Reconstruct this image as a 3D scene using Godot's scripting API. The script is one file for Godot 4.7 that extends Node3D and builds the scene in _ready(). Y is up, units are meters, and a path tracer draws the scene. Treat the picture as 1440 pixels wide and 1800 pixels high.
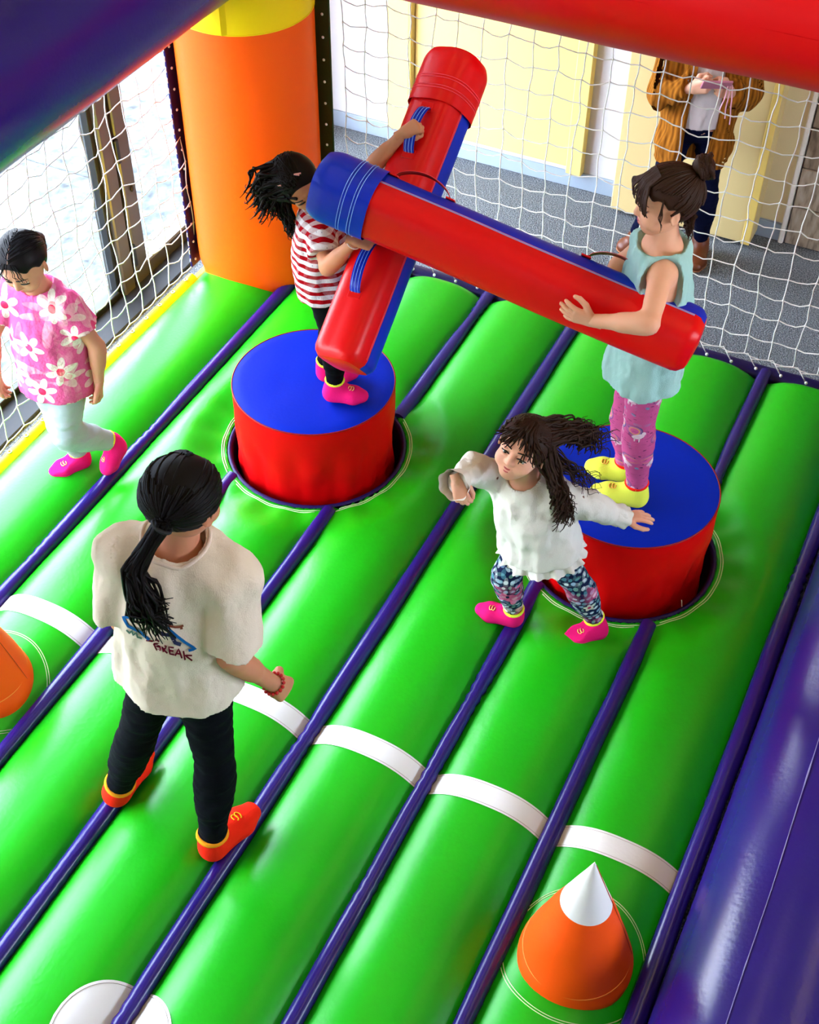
extends Node3D

const YAW := 25.286
var RN := RandomNumberGenerator.new()
var NZ := FastNoiseLite.new()
var taken := {}

# ------------------------------------------------------------------ mesh builder
class MB:
	var v := PackedVector3Array()
	var n := PackedVector3Array()
	var uv := PackedVector2Array()
	var ix := PackedInt32Array()

	func quad_idx(a: int, b: int, c: int, d: int) -> void:
		ix.append(a); ix.append(b); ix.append(c)
		ix.append(a); ix.append(c); ix.append(d)

	# a surface from a grid of points, rows x columns, with smooth normals
	func grid(rows: int, cols: int, pts: PackedVector3Array, close_c := false, flip := false, us := 1.0, vs := 1.0) -> void:
		var base := v.size()
		for i in rows:
			for j in cols:
				var i0 := maxi(i - 1, 0)
				var i1 := mini(i + 1, rows - 1)
				var j0 := j - 1
				var j1 := j + 1
				if close_c:
					if j0 < 0: j0 = cols - 2
					if j1 >= cols: j1 = 1
				else:
					j0 = maxi(j0, 0); j1 = mini(j1, cols - 1)
				var du := pts[i1 * cols + j] - pts[i0 * cols + j]
				var dv := pts[i * cols + j1] - pts[i * cols + j0]
				var nn := du.cross(dv)
				if nn.length_squared() < 1e-16:
					# a pole: take the neighbouring row
					var ia := clampi(i + (1 if i == 0 else -1), 0, rows - 1)
					nn = (pts[ia * cols + j] - pts[i * cols + j])
					nn = pts[i * cols + j] - pts[clampi(i + (3 if i == 0 else -3), 0, rows - 1) * cols + j]
					v.append(pts[i * cols + j]); n.append(nn.normalized() if nn.length_squared() > 0 else Vector3.UP)
				else:
					v.append(pts[i * cols + j]); n.append(-nn.normalized() if flip else nn.normalized())
				uv.append(Vector2(us * j / float(cols - 1), vs * i / float(rows - 1)))
		# poles take the mean direction of the next row
		for i in [0, rows - 1]:
			if rows > 2 and pts[i * cols].distance_squared_to(pts[i * cols + cols / 2]) < 1e-12:
				var q := 1 if i == 0 else rows - 2
				var sum := Vector3.ZERO
				for j in cols: sum += n[base + q * cols + j]
				for j in cols: n[base + i * cols + j] = sum.normalized()
		for i in rows - 1:
			for j in cols - 1:
				var a := base + i * cols + j
				if flip:
					quad_idx(a, a + cols, a + cols + 1, a + 1)
				else:
					quad_idx(a, a + 1, a + cols + 1, a + cols)

	func tube(path: PackedVector3Array, rad: PackedFloat32Array, sides := 6, caps := true, squash := 1.0, up := Vector3.UP) -> void:
		var m := path.size()
		var base := v.size()
		var prev := Vector3.ZERO
		for i in m:
			var t := (path[mini(i + 1, m - 1)] - path[maxi(i - 1, 0)]).normalized()
			var s: Vector3
			if i == 0:
				s = t.cross(up)
				if s.length_squared() < 1e-4: s = t.cross(Vector3.RIGHT)
			else:
				s = prev - t * prev.dot(t)
			s = s.normalized()
			prev = s
			var b := s.cross(t).normalized()
			var r := rad[mini(i, rad.size() - 1)]
			for k in sides:
				var a := TAU * k / sides
				var d := s * cos(a) + b * sin(a) * squash
				v.append(path[i] + d * r); n.append((s * cos(a) * squash + b * sin(a)).normalized()); uv.append(Vector2(k / float(sides), i / float(m)))
		for i in m - 1:
			for k in sides:
				var k2 := (k + 1) % sides
				quad_idx(base + i * sides + k, base + i * sides + k2, base + (i + 1) * sides + k2, base + (i + 1) * sides + k)
		if caps:
			for e in [0, m - 1]:
				var c := v.size()
				var t2 := (path[1] - path[0]).normalized() * -1.0 if e == 0 else (path[m - 1] - path[m - 2]).normalized()
				v.append(path[e]); n.append(t2); uv.append(Vector2.ZERO)
				for k in sides:
					v.append(v[base + e * sides + k]); n.append(t2); uv.append(Vector2.ZERO)
				for k in sides:
					var k2 := (k + 1) % sides
					if e == 0: ix.append_array([c, c + 1 + k2, c + 1 + k])
					else: ix.append_array([c, c + 1 + k, c + 1 + k2])

	func lathe(prof: Array, segs: int, at := Vector3.ZERO) -> void:
		var pts := PackedVector3Array()
		for p in prof:
			for j in segs + 1:
				var a := TAU * j / segs
				pts.append(at + Vector3(cos(a) * p.x, p.y, sin(a) * p.x))
		grid(prof.size(), segs + 1, pts, true, false)

	# a box with chamfered edges
	func box(c: Vector3, size: Vector3, ch := 0.004, bs := Basis()) -> void:
		var h := size * 0.5
		var q := minf(ch, minf(h.x, minf(h.y, h.z)) * 0.45)
		var ax := [Vector3.RIGHT, Vector3.UP, Vector3.BACK]
		var corner := func(sx: float, sy: float, sz: float, f: int) -> Vector3:
			var p := Vector3(sx * (h.x - q), sy * (h.y - q), sz * (h.z - q))
			if f == 0: p.x = sx * h.x
			elif f == 1: p.y = sy * h.y
			else: p.z = sz * h.z
			return c + bs * p
		for f in 3:
			for s in [-1.0, 1.0]:
				var nn: Vector3 = bs * (ax[f] * s)
				var q4 := []
				for k in [[-1.0, -1.0], [1.0, -1.0], [1.0, 1.0], [-1.0, 1.0]]:
					var w := [0.0, 0.0, 0.0]
					w[f] = s; w[(f + 1) % 3] = k[0]; w[(f + 2) % 3] = k[1]
					q4.append(corner.call(w[0], w[1], w[2], f))
				face(q4, nn)
		for f in 3:
			var g := (f + 1) % 3
			var e := (f + 2) % 3
			for s in [-1.0, 1.0]:
				for t in [-1.0, 1.0]:
					var q5 := []
					for k in [[f, -1.0], [f, 1.0], [g, 1.0], [g, -1.0]]:
						var w := [0.0, 0.0, 0.0]
						w[f] = s; w[g] = t; w[e] = k[1]
						q5.append(corner.call(w[0], w[1], w[2], k[0]))
					face(q5, (bs * (ax[f] * s + ax[g] * t)).normalized())
		for sx in [-1.0, 1.0]:
			for sy in [-1.0, 1.0]:
				for sz in [-1.0, 1.0]:
					face([corner.call(sx, sy, sz, 0), corner.call(sx, sy, sz, 1), corner.call(sx, sy, sz, 2)], (bs * Vector3(sx, sy, sz)).normalized())

	# a flat polygon, wound so that it faces nn
	func face(p: Array, nn: Vector3) -> void:
		var b := v.size()
		var cr: Vector3 = (p[1] - p[0]).cross(p[2] - p[0])
		var order := range(p.size())
		if cr.dot(nn) > 0: order.reverse()
		for i in order:
			v.append(p[i]); n.append(nn); uv.append(Vector2.ZERO)
		for i in p.size() - 2:
			ix.append(b); ix.append(b + i + 1); ix.append(b + i + 2)

	func ball(c: Vector3, r: Vector3, rows := 8, segs := 12, bs := Basis()) -> void:
		var pts := PackedVector3Array()
		for i in rows + 1:
			var a := PI * i / rows - PI / 2
			for j in segs + 1:
				var t := TAU * j / segs
				pts.append(c + bs * Vector3(cos(a) * cos(t) * r.x, sin(a) * r.y, cos(a) * sin(t) * r.z))
		grid(rows + 1, segs + 1, pts, true, false)

	func mesh() -> ArrayMesh:
		var a := []
		a.resize(Mesh.ARRAY_MAX)
		a[Mesh.ARRAY_VERTEX] = v; a[Mesh.ARRAY_NORMAL] = n; a[Mesh.ARRAY_TEX_UV] = uv; a[Mesh.ARRAY_INDEX] = ix
		var m := ArrayMesh.new()
		m.add_surface_from_arrays(Mesh.PRIMITIVE_TRIANGLES, a)
		return m

# ------------------------------------------------------------------ scene helpers
func numbered(called: String) -> String:
	var k: int = taken.get(called, 0)
	taken[called] = k + 1
	return called if k == 0 else "%s_%03d" % [called, k]

func part(called: String, m, mat: Material, parent: Node, label := "") -> MeshInstance3D:
	var o := MeshInstance3D.new()
	o.name = called
	o.mesh = m.mesh() if m is MB else m
	o.material_override = mat
	o.cast_shadow = GeometryInstance3D.SHADOW_CASTING_SETTING_ON
	parent.add_child(o, true)
	if label: o.set_meta("label", label)
	return o

func thing(called: String, label: String, category: String, at := Vector3.ZERO, turn := 0.0, group := "") -> Node3D:
	var o := Node3D.new()
	o.name = numbered(called)
	add_child(o)
	o.position = at
	o.rotation.y = turn
	o.set_meta("label", label); o.set_meta("category", category)
	if group: o.set_meta("group", group)
	return o

func struct(called: String, m, mat: Material, label := "") -> MeshInstance3D:
	var o := part(numbered(called), m, mat, self, label)
	o.set_meta("kind", "structure")
	return o

func mat(c: Color, rough := 0.6, spec := 0.5) -> StandardMaterial3D:
	var m := StandardMaterial3D.new()
	m.albedo_color = c
	m.roughness = rough
	m.metallic_specular = spec
	return m

func noise_tex(freq: float, ramp: Array, size := 256, oct := 4, nseed := 1) -> NoiseTexture2D:
	var t := NoiseTexture2D.new()
	var f := FastNoiseLite.new()
	f.frequency = freq; f.fractal_octaves = oct; f.seed = nseed
	t.noise = f; t.width = size; t.height = size; t.seamless = true
	var g := Gradient.new()
	var offs := PackedFloat32Array()
	for i in ramp.size(): offs.append(i / float(ramp.size() - 1))
	g.offsets = offs
	g.colors = PackedColorArray(ramp)
	t.color_ramp = g
	return t

func noise_normal(freq: float, strength: float, size := 256, nseed := 3) -> NoiseTexture2D:
	var t := NoiseTexture2D.new()
	var f := FastNoiseLite.new()
	f.frequency = freq; f.seed = nseed
	t.noise = f; t.width = size; t.height = size; t.seamless = true
	t.as_normal_map = true; t.bump_strength = strength
	return t

func tri(m: StandardMaterial3D, scale: float) -> StandardMaterial3D:
	m.uv1_triplanar = true
	m.uv1_scale = Vector3.ONE * scale
	return m

# vinyl: a plain colour with soft gloss and a faint weave in the relief
func vinyl(c: Color, rough := 0.33) -> StandardMaterial3D:
	var m := mat(c, rough, 0.35)
	m.normal_enabled = true
	m.normal_texture = vinyl_n
	m.normal_scale = 0.25
	return tri(m, 3.0)

func cloth(c: Color, tex: Texture2D = null, scale := 4.0) -> StandardMaterial3D:
	var m := mat(c, 0.9, 0.2)
	if tex: m.albedo_texture = tex
	m.normal_enabled = true
	m.normal_texture = cloth_n
	m.normal_scale = 0.35
	return tri(m, scale)

var vinyl_n: Texture2D
var cloth_n: Texture2D
var M := {}

# ------------------------------------------------------------------ arena floor shape
const X0 := -3.37
const DX := 0.465
const ZB := -5.08
const ZF := 0.55
const PEDS := [Vector2(-2.2075, -3.72), Vector2(-0.8125, -3.72)]
const RING := 0.405

func sstep(a: float, b: float, x: float) -> float:
	var t := clampf((x - a) / (b - a), 0.0, 1.0)
	return t * t * (3.0 - 2.0 * t)

# height of the inflated floor
func fy(x: float, z: float) -> float:
	var u := (x - X0) / DX
	var k := floori(u)
	var t := absf((u - k) * 2.0 - 1.0)
	var y := -0.022 + 0.098 * (1.0 - pow(t, 2.6))
	y += 0.006 * NZ.get_noise_2d(x * 60.0, z * 45.0) * (1.0 - t * t)
	y += 0.0035 * sin(z * 46.0 + k * 2.0 + 5.0 * NZ.get_noise_2d(z * 30.0, k * 50.0)) * exp(-(1.0 - t) * 7.0) * (0.5 + NZ.get_noise_2d(z * 25.0 + 90.0, k * 31.0))
	var e := clampf((z - ZB) / 0.09, 0.0, 1.0)
	y = lerpf(-0.05, y, sqrt(1.0 - (1.0 - e) * (1.0 - e)))
	for c in PEDS:
		var d := Vector2(x, z).distance_to(c)
		if d < 0.62:
			y = lerpf(0.028, y, sstep(0.40, 0.60, d))
			y += 0.004 * sin(atan2(z - c.y, x - c.x) * 19.0) * sstep(0.58, 0.44, d) * sstep(0.385, 0.42, d)
			if d < 0.386: y = lerpf(y, -0.2, sstep(0.386, 0.366, d))
	return y

# ------------------------------------------------------------------ scene
func _ready() -> void:
	# camera
	var cam := Camera3D.new()
	cam.name = "camera"
	cam.fov = 41.83
	cam.near = 0.05; cam.far = 200.0
	cam.transform = Transform3D(Basis(Vector3.UP, deg_to_rad(YAW)) * Basis(Vector3.RIGHT, deg_to_rad(-45.5)) * Basis(Vector3.BACK, deg_to_rad(0.739)), Vector3(0, 4.0, 0))
	add_child(cam)
	cam.current = true
	# sky, exposure
	var we := WorldEnvironment.new()
	var env := Environment.new()
	env.background_mode = Environment.BG_SKY
	var sky := Sky.new()
	var sm := ProceduralSkyMaterial.new()
	sm.sky_top_color = Color(0.80, 0.87, 0.97)
	sm.sky_horizon_color = Color(0.96, 0.98, 1.0)
	sm.ground_bottom_color = Color(0.5, 0.5, 0.5)
	sm.ground_horizon_color = Color(0.8, 0.82, 0.85)
	sm.sky_energy_multiplier = SKY_E
	sm.ground_energy_multiplier = SKY_E
	sky.sky_material = sm
	env.sky = sky
	env.ambient_light_source = Environment.AMBIENT_SOURCE_SKY
	env.tonemap_mode = Environment.TONE_MAPPER_LINEAR
	env.tonemap_exposure = EXPO
	env.sdfgi_enabled = true; env.ssao_enabled = true; env.ssil_enabled = true
	we.environment = env
	add_child(we)
	# lamps of the ceiling: long warm panels running with the floor strips
	RN.seed = 7
	NZ.seed = 4; NZ.frequency = 0.02; NZ.fractal_octaves = 2
	materials()
	for p in [[-2.4, -3.6, 3.2, 0.22], [-2.4, 0.2, 3.2, 0.22], [0.75, -4.6, 3.2, 0.30], [0.75, -0.8, 3.2, 0.30]]:
		ceiling_lamp(p[0], p[1], p[2], p[3])
	room()
	arena()
	nets()
	pedestals()
	cones()
	bats()
	people()

const SKY_E := 7.5
const EXPO := 0.268
const LAMP_E := 1.7

func materials() -> void:
	vinyl_n = noise_normal(0.06, 1.2, 256, 3)
	cloth_n = noise_normal(0.12, 4.0, 256, 5)
	M.green = vinyl(Color(0.07, 0.66, 0.035), 0.35); M.green.metallic_specular = 0.42
	M.purple = vinyl(Color(0.14, 0.07, 0.42), 0.26); M.purple.metallic_specular = 0.45
	M.deep_purple = vinyl(Color(0.10, 0.05, 0.30), 0.4)
	M.yellow = vinyl(Color(0.98, 0.83, 0.03), 0.4)
	M.orange = vinyl(Color(0.97, 0.33, 0.0), 0.42)
	M.cone_orange = vinyl(Color(0.97, 0.32, 0.0), 0.5)
	M.red = vinyl(Color(0.86, 0.012, 0.03), 0.34); M.ped_red = vinyl(Color(0.80, 0.008, 0.02), 0.5); M.ped_red.metallic_specular = 0.2
	M.dark_red = vinyl(Color(0.55, 0.01, 0.03), 0.4)
	M.blue = vinyl(Color(0.005, 0.16, 0.72), 0.36); M.ped_blue = vinyl(Color(0.0, 0.14, 0.66), 0.5); M.ped_blue.metallic_specular = 0.2
	M.white_vinyl = vinyl(Color(0.96, 0.95, 0.94), 0.4)
	M.olive = vinyl(Color(0.10, 0.16, 0.03), 0.5)
	M.rope = mat(Color(0.93, 0.92, 0.9), 0.85, 0.2)
	M.thread = mat(Color(0.85, 0.93, 0.72), 0.8, 0.2)
	M.blue_thread = mat(Color(0.55, 0.72, 0.98), 0.8, 0.2)
	M.red_thread = mat(Color(0.98, 0.35, 0.42), 0.8, 0.2)
	M.brass = mat(Color(0.85, 0.80, 0.62), 0.3); M.brass.metallic = 0.8
	M.hole = mat(Color(0.12, 0.10, 0.05), 0.8)

# ------------------------------------------------------------------ the room
const FL := -0.5
const CEIL := 5.2
const WX := -4.06
const WZ := -7.0
const EX := 4.2
const SZ := 3.2

func ceiling_lamp(x: float, z: float, length: float, width: float) -> void:
	var t := thing("ceiling_lamp", "long ceiling light panel at the " + ("glass side" if x < 0 else "bolster side") + (", nearer the back wall" if z < -1.5 else ", nearer the front wall"), "lamp", Vector3(x, CEIL - 0.06, z), 0.0, "ceiling lamps")
	var b := MB.new()
	b.box(Vector3(0, 0.03, 0), Vector3(width + 0.06, 0.06, length + 0.06), 0.005)
	part("housing", b, mat(Color(0.9, 0.9, 0.9), 0.5), t)
	var d := MB.new()
	d.box(Vector3(0, -0.006, 0), Vector3(width, 0.012, length), 0.003)
	var em := mat(Color(1, 0.95, 0.85), 0.6)
	em.emission_enabled = true; em.emission = Color(1.0, 0.84, 0.55); em.emission_energy_multiplier = LAMP_E * 12.0
	part("diffuser", d, em, t)
	var l := AreaLight3D.new()
	l.name = "light"
	l.area_size = Vector2(width, length)
	l.light_color = Color(1.0, 0.84, 0.55)
	l.light_energy = LAMP_E * (1.6 if x > 0 else 0.9)
	l.shadow_enabled = true
	l.area_range = 20.0
	t.add_child(l)
	l.position = Vector3(0, -0.03, 0)
	l.rotation.x = -PI / 2

func room() -> void:
	var carpet := tri(mat(Color.WHITE, 0.95, 0.1), 0.8)
	carpet.albedo_texture = noise_tex(0.22, [Color(0.20, 0.22, 0.24), Color(0.38, 0.40, 0.42), Color(0.53, 0.55, 0.56), Color(0.72, 0.72, 0.72)], 512, 3, 9)
	carpet.normal_enabled = true; carpet.normal_texture = noise_normal(0.25, 6.0, 512, 8); carpet.normal_scale = 0.8
	var wallm := tri(mat(Color(0.86, 0.86, 0.87), 0.85, 0.2), 1.0)
	wallm.normal_enabled = true; wallm.normal_texture = vinyl_n; wallm.normal_scale = 0.15
	var b := MB.new()
	b.box(Vector3((WX + EX) / 2, FL - 0.1, (WZ + SZ) / 2), Vector3(EX - WX + 0.4, 0.2, SZ - WZ + 0.4), 0.001)
	struct("floor", b, carpet, "grey flecked carpet")
	b = MB.new()
	b.box(Vector3((WX + EX) / 2, CEIL + 0.1, (WZ + SZ) / 2), Vector3(EX - WX + 0.4, 0.2, SZ - WZ + 0.4), 0.001)
	struct("ceiling", b, mat(Color(0.9, 0.89, 0.86), 0.9))
	b = MB.new()
	b.box(Vector3((WX + EX) / 2, (FL + CEIL) / 2, WZ - 0.1), Vector3(EX - WX + 0.4, CEIL - FL, 0.2), 0.001)
	struct("wall_back", b, wallm)
	b = MB.new()
	b.box(Vector3((WX + EX) / 2, (FL + CEIL) / 2, SZ + 0.1), Vector3(EX - WX + 0.4, CEIL - FL, 0.2), 0.001)
	struct("wall_front", b, wallm)
	# right wall with a wide window
	b = MB.new()
	var wy0 := 1.6
	var wy1 := 2.9
	var wz0 := -4.6
	var wz1 := -1.4
	b.box(Vector3(EX + 0.1, (FL + wy0) / 2, (WZ + SZ) / 2), Vector3(0.2, wy0 - FL, SZ - WZ + 0.4), 0.001)
	b.box(Vector3(EX + 0.1, (CEIL + wy1) / 2, (WZ + SZ) / 2), Vector3(0.2, CEIL - wy1, SZ - WZ + 0.4), 0.001)
	b.box(Vector3(EX + 0.1, (wy0 + wy1) / 2, (WZ + wz0) / 2 - 0.1), Vector3(0.2, wy1 - wy0, wz0 - WZ + 0.2), 0.001)
	b.box(Vector3(EX + 0.1, (wy0 + wy1) / 2, (SZ + wz1) / 2 + 0.1), Vector3(0.2, wy1 - wy0, SZ - wz1 + 0.2), 0.001)
	struct("wall_right", b, wallm)
	var glass := mat(Color(0.9, 0.97, 1.0, 0.06), 0.02, 0.5)
	glass.transparency = BaseMaterial3D.TRANSPARENCY_ALPHA
	var alu := mat(Color(0.42, 0.38, 0.36), 0.35); alu.metallic = 0.7
	var black := mat(Color(0.02, 0.02, 0.025), 0.4)
	var w2 := MB.new()
	for i in 4:
		var z := lerpf(wz0, wz1, i / 3.0)
		w2.box(Vector3(EX + 0.1, (wy0 + wy1) / 2, z), Vector3(0.08, wy1 - wy0, 0.06))
	for y in [wy0, wy1]:
		w2.box(Vector3(EX + 0.1, y, (wz0 + wz1) / 2), Vector3(0.08, 0.06, wz1 - wz0))
	var win2 := struct("window_2", w2, alu, "wide window in the wall opposite the glass doors")
	for i in 3:
		var p2 := MB.new()
		p2.box(Vector3(EX + 0.1, (wy0 + wy1) / 2, lerpf(wz0, wz1, (i + 0.5) / 3.0)), Vector3(0.008, wy1 - wy0 - 0.06, (wz1 - wz0) / 3.0 - 0.06), 0.001)
		part("pane", p2, glass, win2)
	# left wall: glass front
	b = MB.new()
	var gt := 2.75
	b.box(Vector3(WX - 0.1, (gt + CEIL) / 2, (WZ + SZ) / 2), Vector3(0.2, CEIL - gt, SZ - WZ + 0.4), 0.001)
	b.box(Vector3(WX - 0.1, (FL + gt) / 2, WZ + 0.1), Vector3(0.2, gt - FL, 0.6), 0.001)
	b.box(Vector3(WX - 0.1, (FL + gt) / 2, SZ - 0.4), Vector3(0.2, gt - FL, 1.2), 0.001)
	struct("wall_left", b, wallm)
	var zs := -4.77
	var ze := -5.03
	var zend := WZ + 0.4
	# fixed window
	var f := MB.new()
	f.box(Vector3(WX - 0.03, FL + 0.03, (zs + 2.2) / 2), Vector3(0.10, 0.06, 2.2 - zs), 0.004)
	for z in [-2.2, 0.0, 2.2]:
		f.box(Vector3(WX - 0.03, (FL + gt) / 2, z), Vector3(0.10, gt - FL, 0.07), 0.004)
	f.box(Vector3(WX - 0.03, gt - 0.03, (zs + 2.2) / 2), Vector3(0.10, 0.06, 2.2 - zs), 0.004)
	var win1 := struct("window_1", f, black, "floor-to-ceiling window with thin black frame")
	for a in [[zs, -2.2], [-2.2, 0.0], [0.0, 2.2]]:
		var p1 := MB.new()
		p1.box(Vector3(WX - 0.03, (FL + gt) / 2, (a[0] + a[1]) / 2), Vector3(0.01, gt - FL - 0.1, a[1] - a[0] - 0.02), 0.001)
		part("pane", p1, glass, win1)
	# glazed doors: stiles, gap, rail
	var stile_a := MB.new()
	stile_a.box(Vector3(WX, (FL + gt) / 2, -4.845), Vector3(0.08, gt - FL, 0.10), 0.008)
	var door := struct("door_2", stile_a, alu, "glazed metal door with bronze frame")
	var stile_b := MB.new()
	stile_b.box(Vector3(WX, (FL + gt) / 2, -4.975), Vector3(0.08, gt - FL, 0.11), 0.008)
	part("stile", stile_b, alu, door)
	var gap := MB.new()
	gap.box(Vector3(WX - 0.02, (FL + gt) / 2, -4.78), Vector3(0.06, gt - FL, 0.03), 0.002)
	gap.box(Vector3(WX - 0.02, (FL + gt) / 2, -4.908), Vector3(0.06, gt - FL, 0.03), 0.002)
	part("seal", gap, black, door)
	for y in [-0.28, 0.36]:
		var lk := MB.new()
		lk.box(Vector3(WX + 0.045, y, -4.91), Vector3(0.02, 0.14, 0.032), 0.005)
		part("lock_plate", lk, black, door)
	var ky := MB.new()
	ky.ball(Vector3(WX + 0.045, 0.1, -4.985), Vector3(0.008, 0.018, 0.014))
	part("keyhole", ky, black, door)
	var rail := MB.new()
	rail.box(Vector3(WX, FL + 0.055, (ze + zend) / 2), Vector3(0.08, 0.11, ze - zend), 0.008)
	part("rail", rail, alu, door)
	var dp := MB.new()
	dp.box(Vector3(WX - 0.01, (FL + gt) / 2, (ze + zend) / 2), Vector3(0.012, gt - FL - 0.1, ze - zend - 0.01), 0.001)
	part("pane", dp, glass, door)
	var mt := MB.new()
	mt.box(Vector3(WX + 0.04, FL + 0.012, (zend + 2.0) / 2), Vector3(0.30, 0.024, 2.0 - zend), 0.006)
	struct("trim_1", mt, mat(Color(0.05, 0.05, 0.06), 0.7), "dark threshold strip along the glass front")
	# outside paving
	var conc := tri(mat(Color.WHITE, 0.9, 0.2), 0.35)
	conc.albedo_texture = noise_tex(0.035, [Color(0.17, 0.18, 0.18), Color(0.30, 0.32, 0.33), Color(0.35, 0.37, 0.378), Color(0.40, 0.42, 0.425)], 512, 5, 21)
	conc.normal_enabled = true; conc.normal_texture = noise_normal(0.1, 4.0, 256, 12); conc.normal_scale = 0.5
	var pv := MB.new()
	pv.box(Vector3(WX - 0.1 - 0.20, FL - 0.12, -2.0), Vector3(0.44, 0.2, 16.0), 0.01)
	var pave := struct("pavement", pv, conc, "pale concrete paving outside the glass")
	for i in 9:
		var sl := MB.new()
		var z0 := -14.0 + i * 2.35
		sl.box(Vector3(-8.55, FL - 0.125 + RN.randf_range(-0.003, 0.003), z0), Vector3(8.0, 0.2, 2.342), 0.008)
		part("slab", sl, conc, pave)
	var far := MB.new()
	far.box(Vector3(-30.0, FL - 0.2, -2.0), Vector3(36.0, 0.2, 60.0), 0.01)
	part("street", far, conc, pave)
	# back wall: baseboard, cupboard door, boxed pillar, plank panel
	var bbm := mat(Color(0.62, 0.68, 0.74), 0.5)
	var bb := MB.new()
	bb.box(Vector3((WX + EX) / 2, FL + 0.055, WZ + 0.008), Vector3(EX - WX, 0.11, 0.016), 0.004)
	struct("baseboard_back", bb, bbm)
	var cream := tri(mat(Color(0.93, 0.84, 0.50), 0.55), 1.0)
	var gold := mat(Color(0.93, 0.80, 0.42), 0.5)
	var leaf := MB.new()
	leaf.box(Vector3(-2.775, 0.82, WZ + 0.015), Vector3(1.04, 2.36, 0.03), 0.004)
	var d1 := struct("door_1", leaf, cream, "pale yellow door")
	for fr in [[-3.385, 0.17], [-2.205, 0.10]]:
		var fm := MB.new()
		fm.box(Vector3(fr[0], 0.86, WZ + 0.03), Vector3(fr[1], 2.50, 0.06), 0.006)
		part("door_frame", fm, cream, d1)
	var bead := MB.new()
	bead.box(Vector3(-3.315, 0.82, WZ + 0.062), Vector3(0.025, 2.40, 0.02), 0.008)
	part("bead", bead, gold, d1)
	var head := MB.new()
	head.box(Vector3(-2.8, 2.07, WZ + 0.03), Vector3(1.30, 0.10, 0.06), 0.006)
	part("door_frame", head, cream, d1)
	var sill := MB.new()
	sill.box(Vector3(-2.775, -0.372, WZ + 0.012), Vector3(1.04, 0.03, 0.024), 0.003)
	part("sill", sill, mat(Color(0.85, 0.85, 0.87), 0.5), d1)
	var pil := MB.new()
	pil.box(Vector3(-1.48, (FL + CEIL) / 2 + 0.015, WZ + 0.09), Vector3(0.86, CEIL - FL - 0.03, 0.18), 0.006)
	var pl := struct("wall_pilaster", pil, tri(mat(Color(0.90, 0.80, 0.55), 0.6), 1.0), "boxed-out pale yellow pillar")
	var corner := MB.new()
	corner.box(Vector3(-1.075, (FL + CEIL) / 2 + 0.015, WZ + 0.185), Vector3(0.05, CEIL - FL - 0.03, 0.012), 0.004)
	part("corner_strip", corner, gold, pl)
	var cj := MB.new()
	cj.box(Vector3(-0.90, (FL + CEIL) / 2, WZ + 0.02), Vector3(0.03, CEIL - FL, 0.04), 0.006)
	struct("trim_2", cj, mat(Color(0.93, 0.9, 0.84), 0.6), "cream edge strip beside the plank panel")
	var cp := MB.new()
	cp.box(Vector3(-0.98, (FL + CEIL) / 2 + 0.06, WZ + 0.006), Vector3(0.15, CEIL - FL - 0.12, 0.012), 0.003)
	struct("trim_4", cp, mat(Color(0.93, 0.86, 0.66), 0.6), "narrow cream panel beside the boxed-out pillar")
	var woods := []
	for c in [Color(0.52, 0.45, 0.37), Color(0.64, 0.57, 0.48), Color(0.42, 0.36, 0.30)]:
		var wm := tri(mat(Color.WHITE, 0.7, 0.3), 1.0)
		wm.uv1_scale = Vector3(3.0, 0.7, 1.0)
		wm.albedo_texture = noise_tex(0.03, [c.darkened(0.35), c, c.lightened(0.2)], 256, 5, 30 + woods.size())
		woods.append(wm)
	var back := MB.new()
	back.box(Vector3(0.1, 0.75, WZ + 0.008), Vector3(1.96, 2.5, 0.016), 0.002)
	var plank := struct("trim_3", back, mat(Color(0.12, 0.1, 0.08), 0.8), "panel of weathered wooden boards")
	for r in 10:
		for c in 2:
			var pb := MB.new()
			var off := 0.28 if r % 2 else 0.5
			var xa := -0.88 if c == 0 else -0.88 + 1.96 * off
			var xb := -0.88 + 1.96 * off if c == 0 else 1.08
			pb.box(Vector3((xa + xb) / 2, -0.37 + 0.25 * r, WZ + 0.024), Vector3(xb - xa - 0.008, 0.242, 0.02), 0.004)
			part("board", pb, woods[RN.randi() % 3], plank)

# ------------------------------------------------------------------ the inflatable arena
var A: Node3D

func strip_patch(x0: float, x1: float, zfn: Callable, nx: int, nz: int, lift: float) -> MB:
	var pts := PackedVector3Array()
	for i in nx + 1:
		var x := lerpf(x0, x1, i / float(nx))
		var zz: Vector2 = zfn.call(x)
		for j in nz + 1:
			var z := lerpf(zz.x, zz.y, j / float(nz))
			pts.append(Vector3(x, fy(x, z) + lift, z))
	var b := MB.new()
	b.grid(nx + 1, nz + 1, pts, false, true)
	return b

func floor_ring(b: MB, c: Vector2, r: float, w: float) -> void:
	var path := PackedVector3Array()
	for i in 121:
		var a := TAU * i / 120.0
		var x := c.x + cos(a) * r
		var z := c.y + sin(a) * r
		var u := fposmod((x - X0) / DX + 0.5, 1.0) - 0.5
		path.append(Vector3(x, (fy(x, z) if absf(u) > 0.06 else -0.03) + 0.0005, z))
	b.tube(path, PackedFloat32Array([w]), 4, false)

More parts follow.
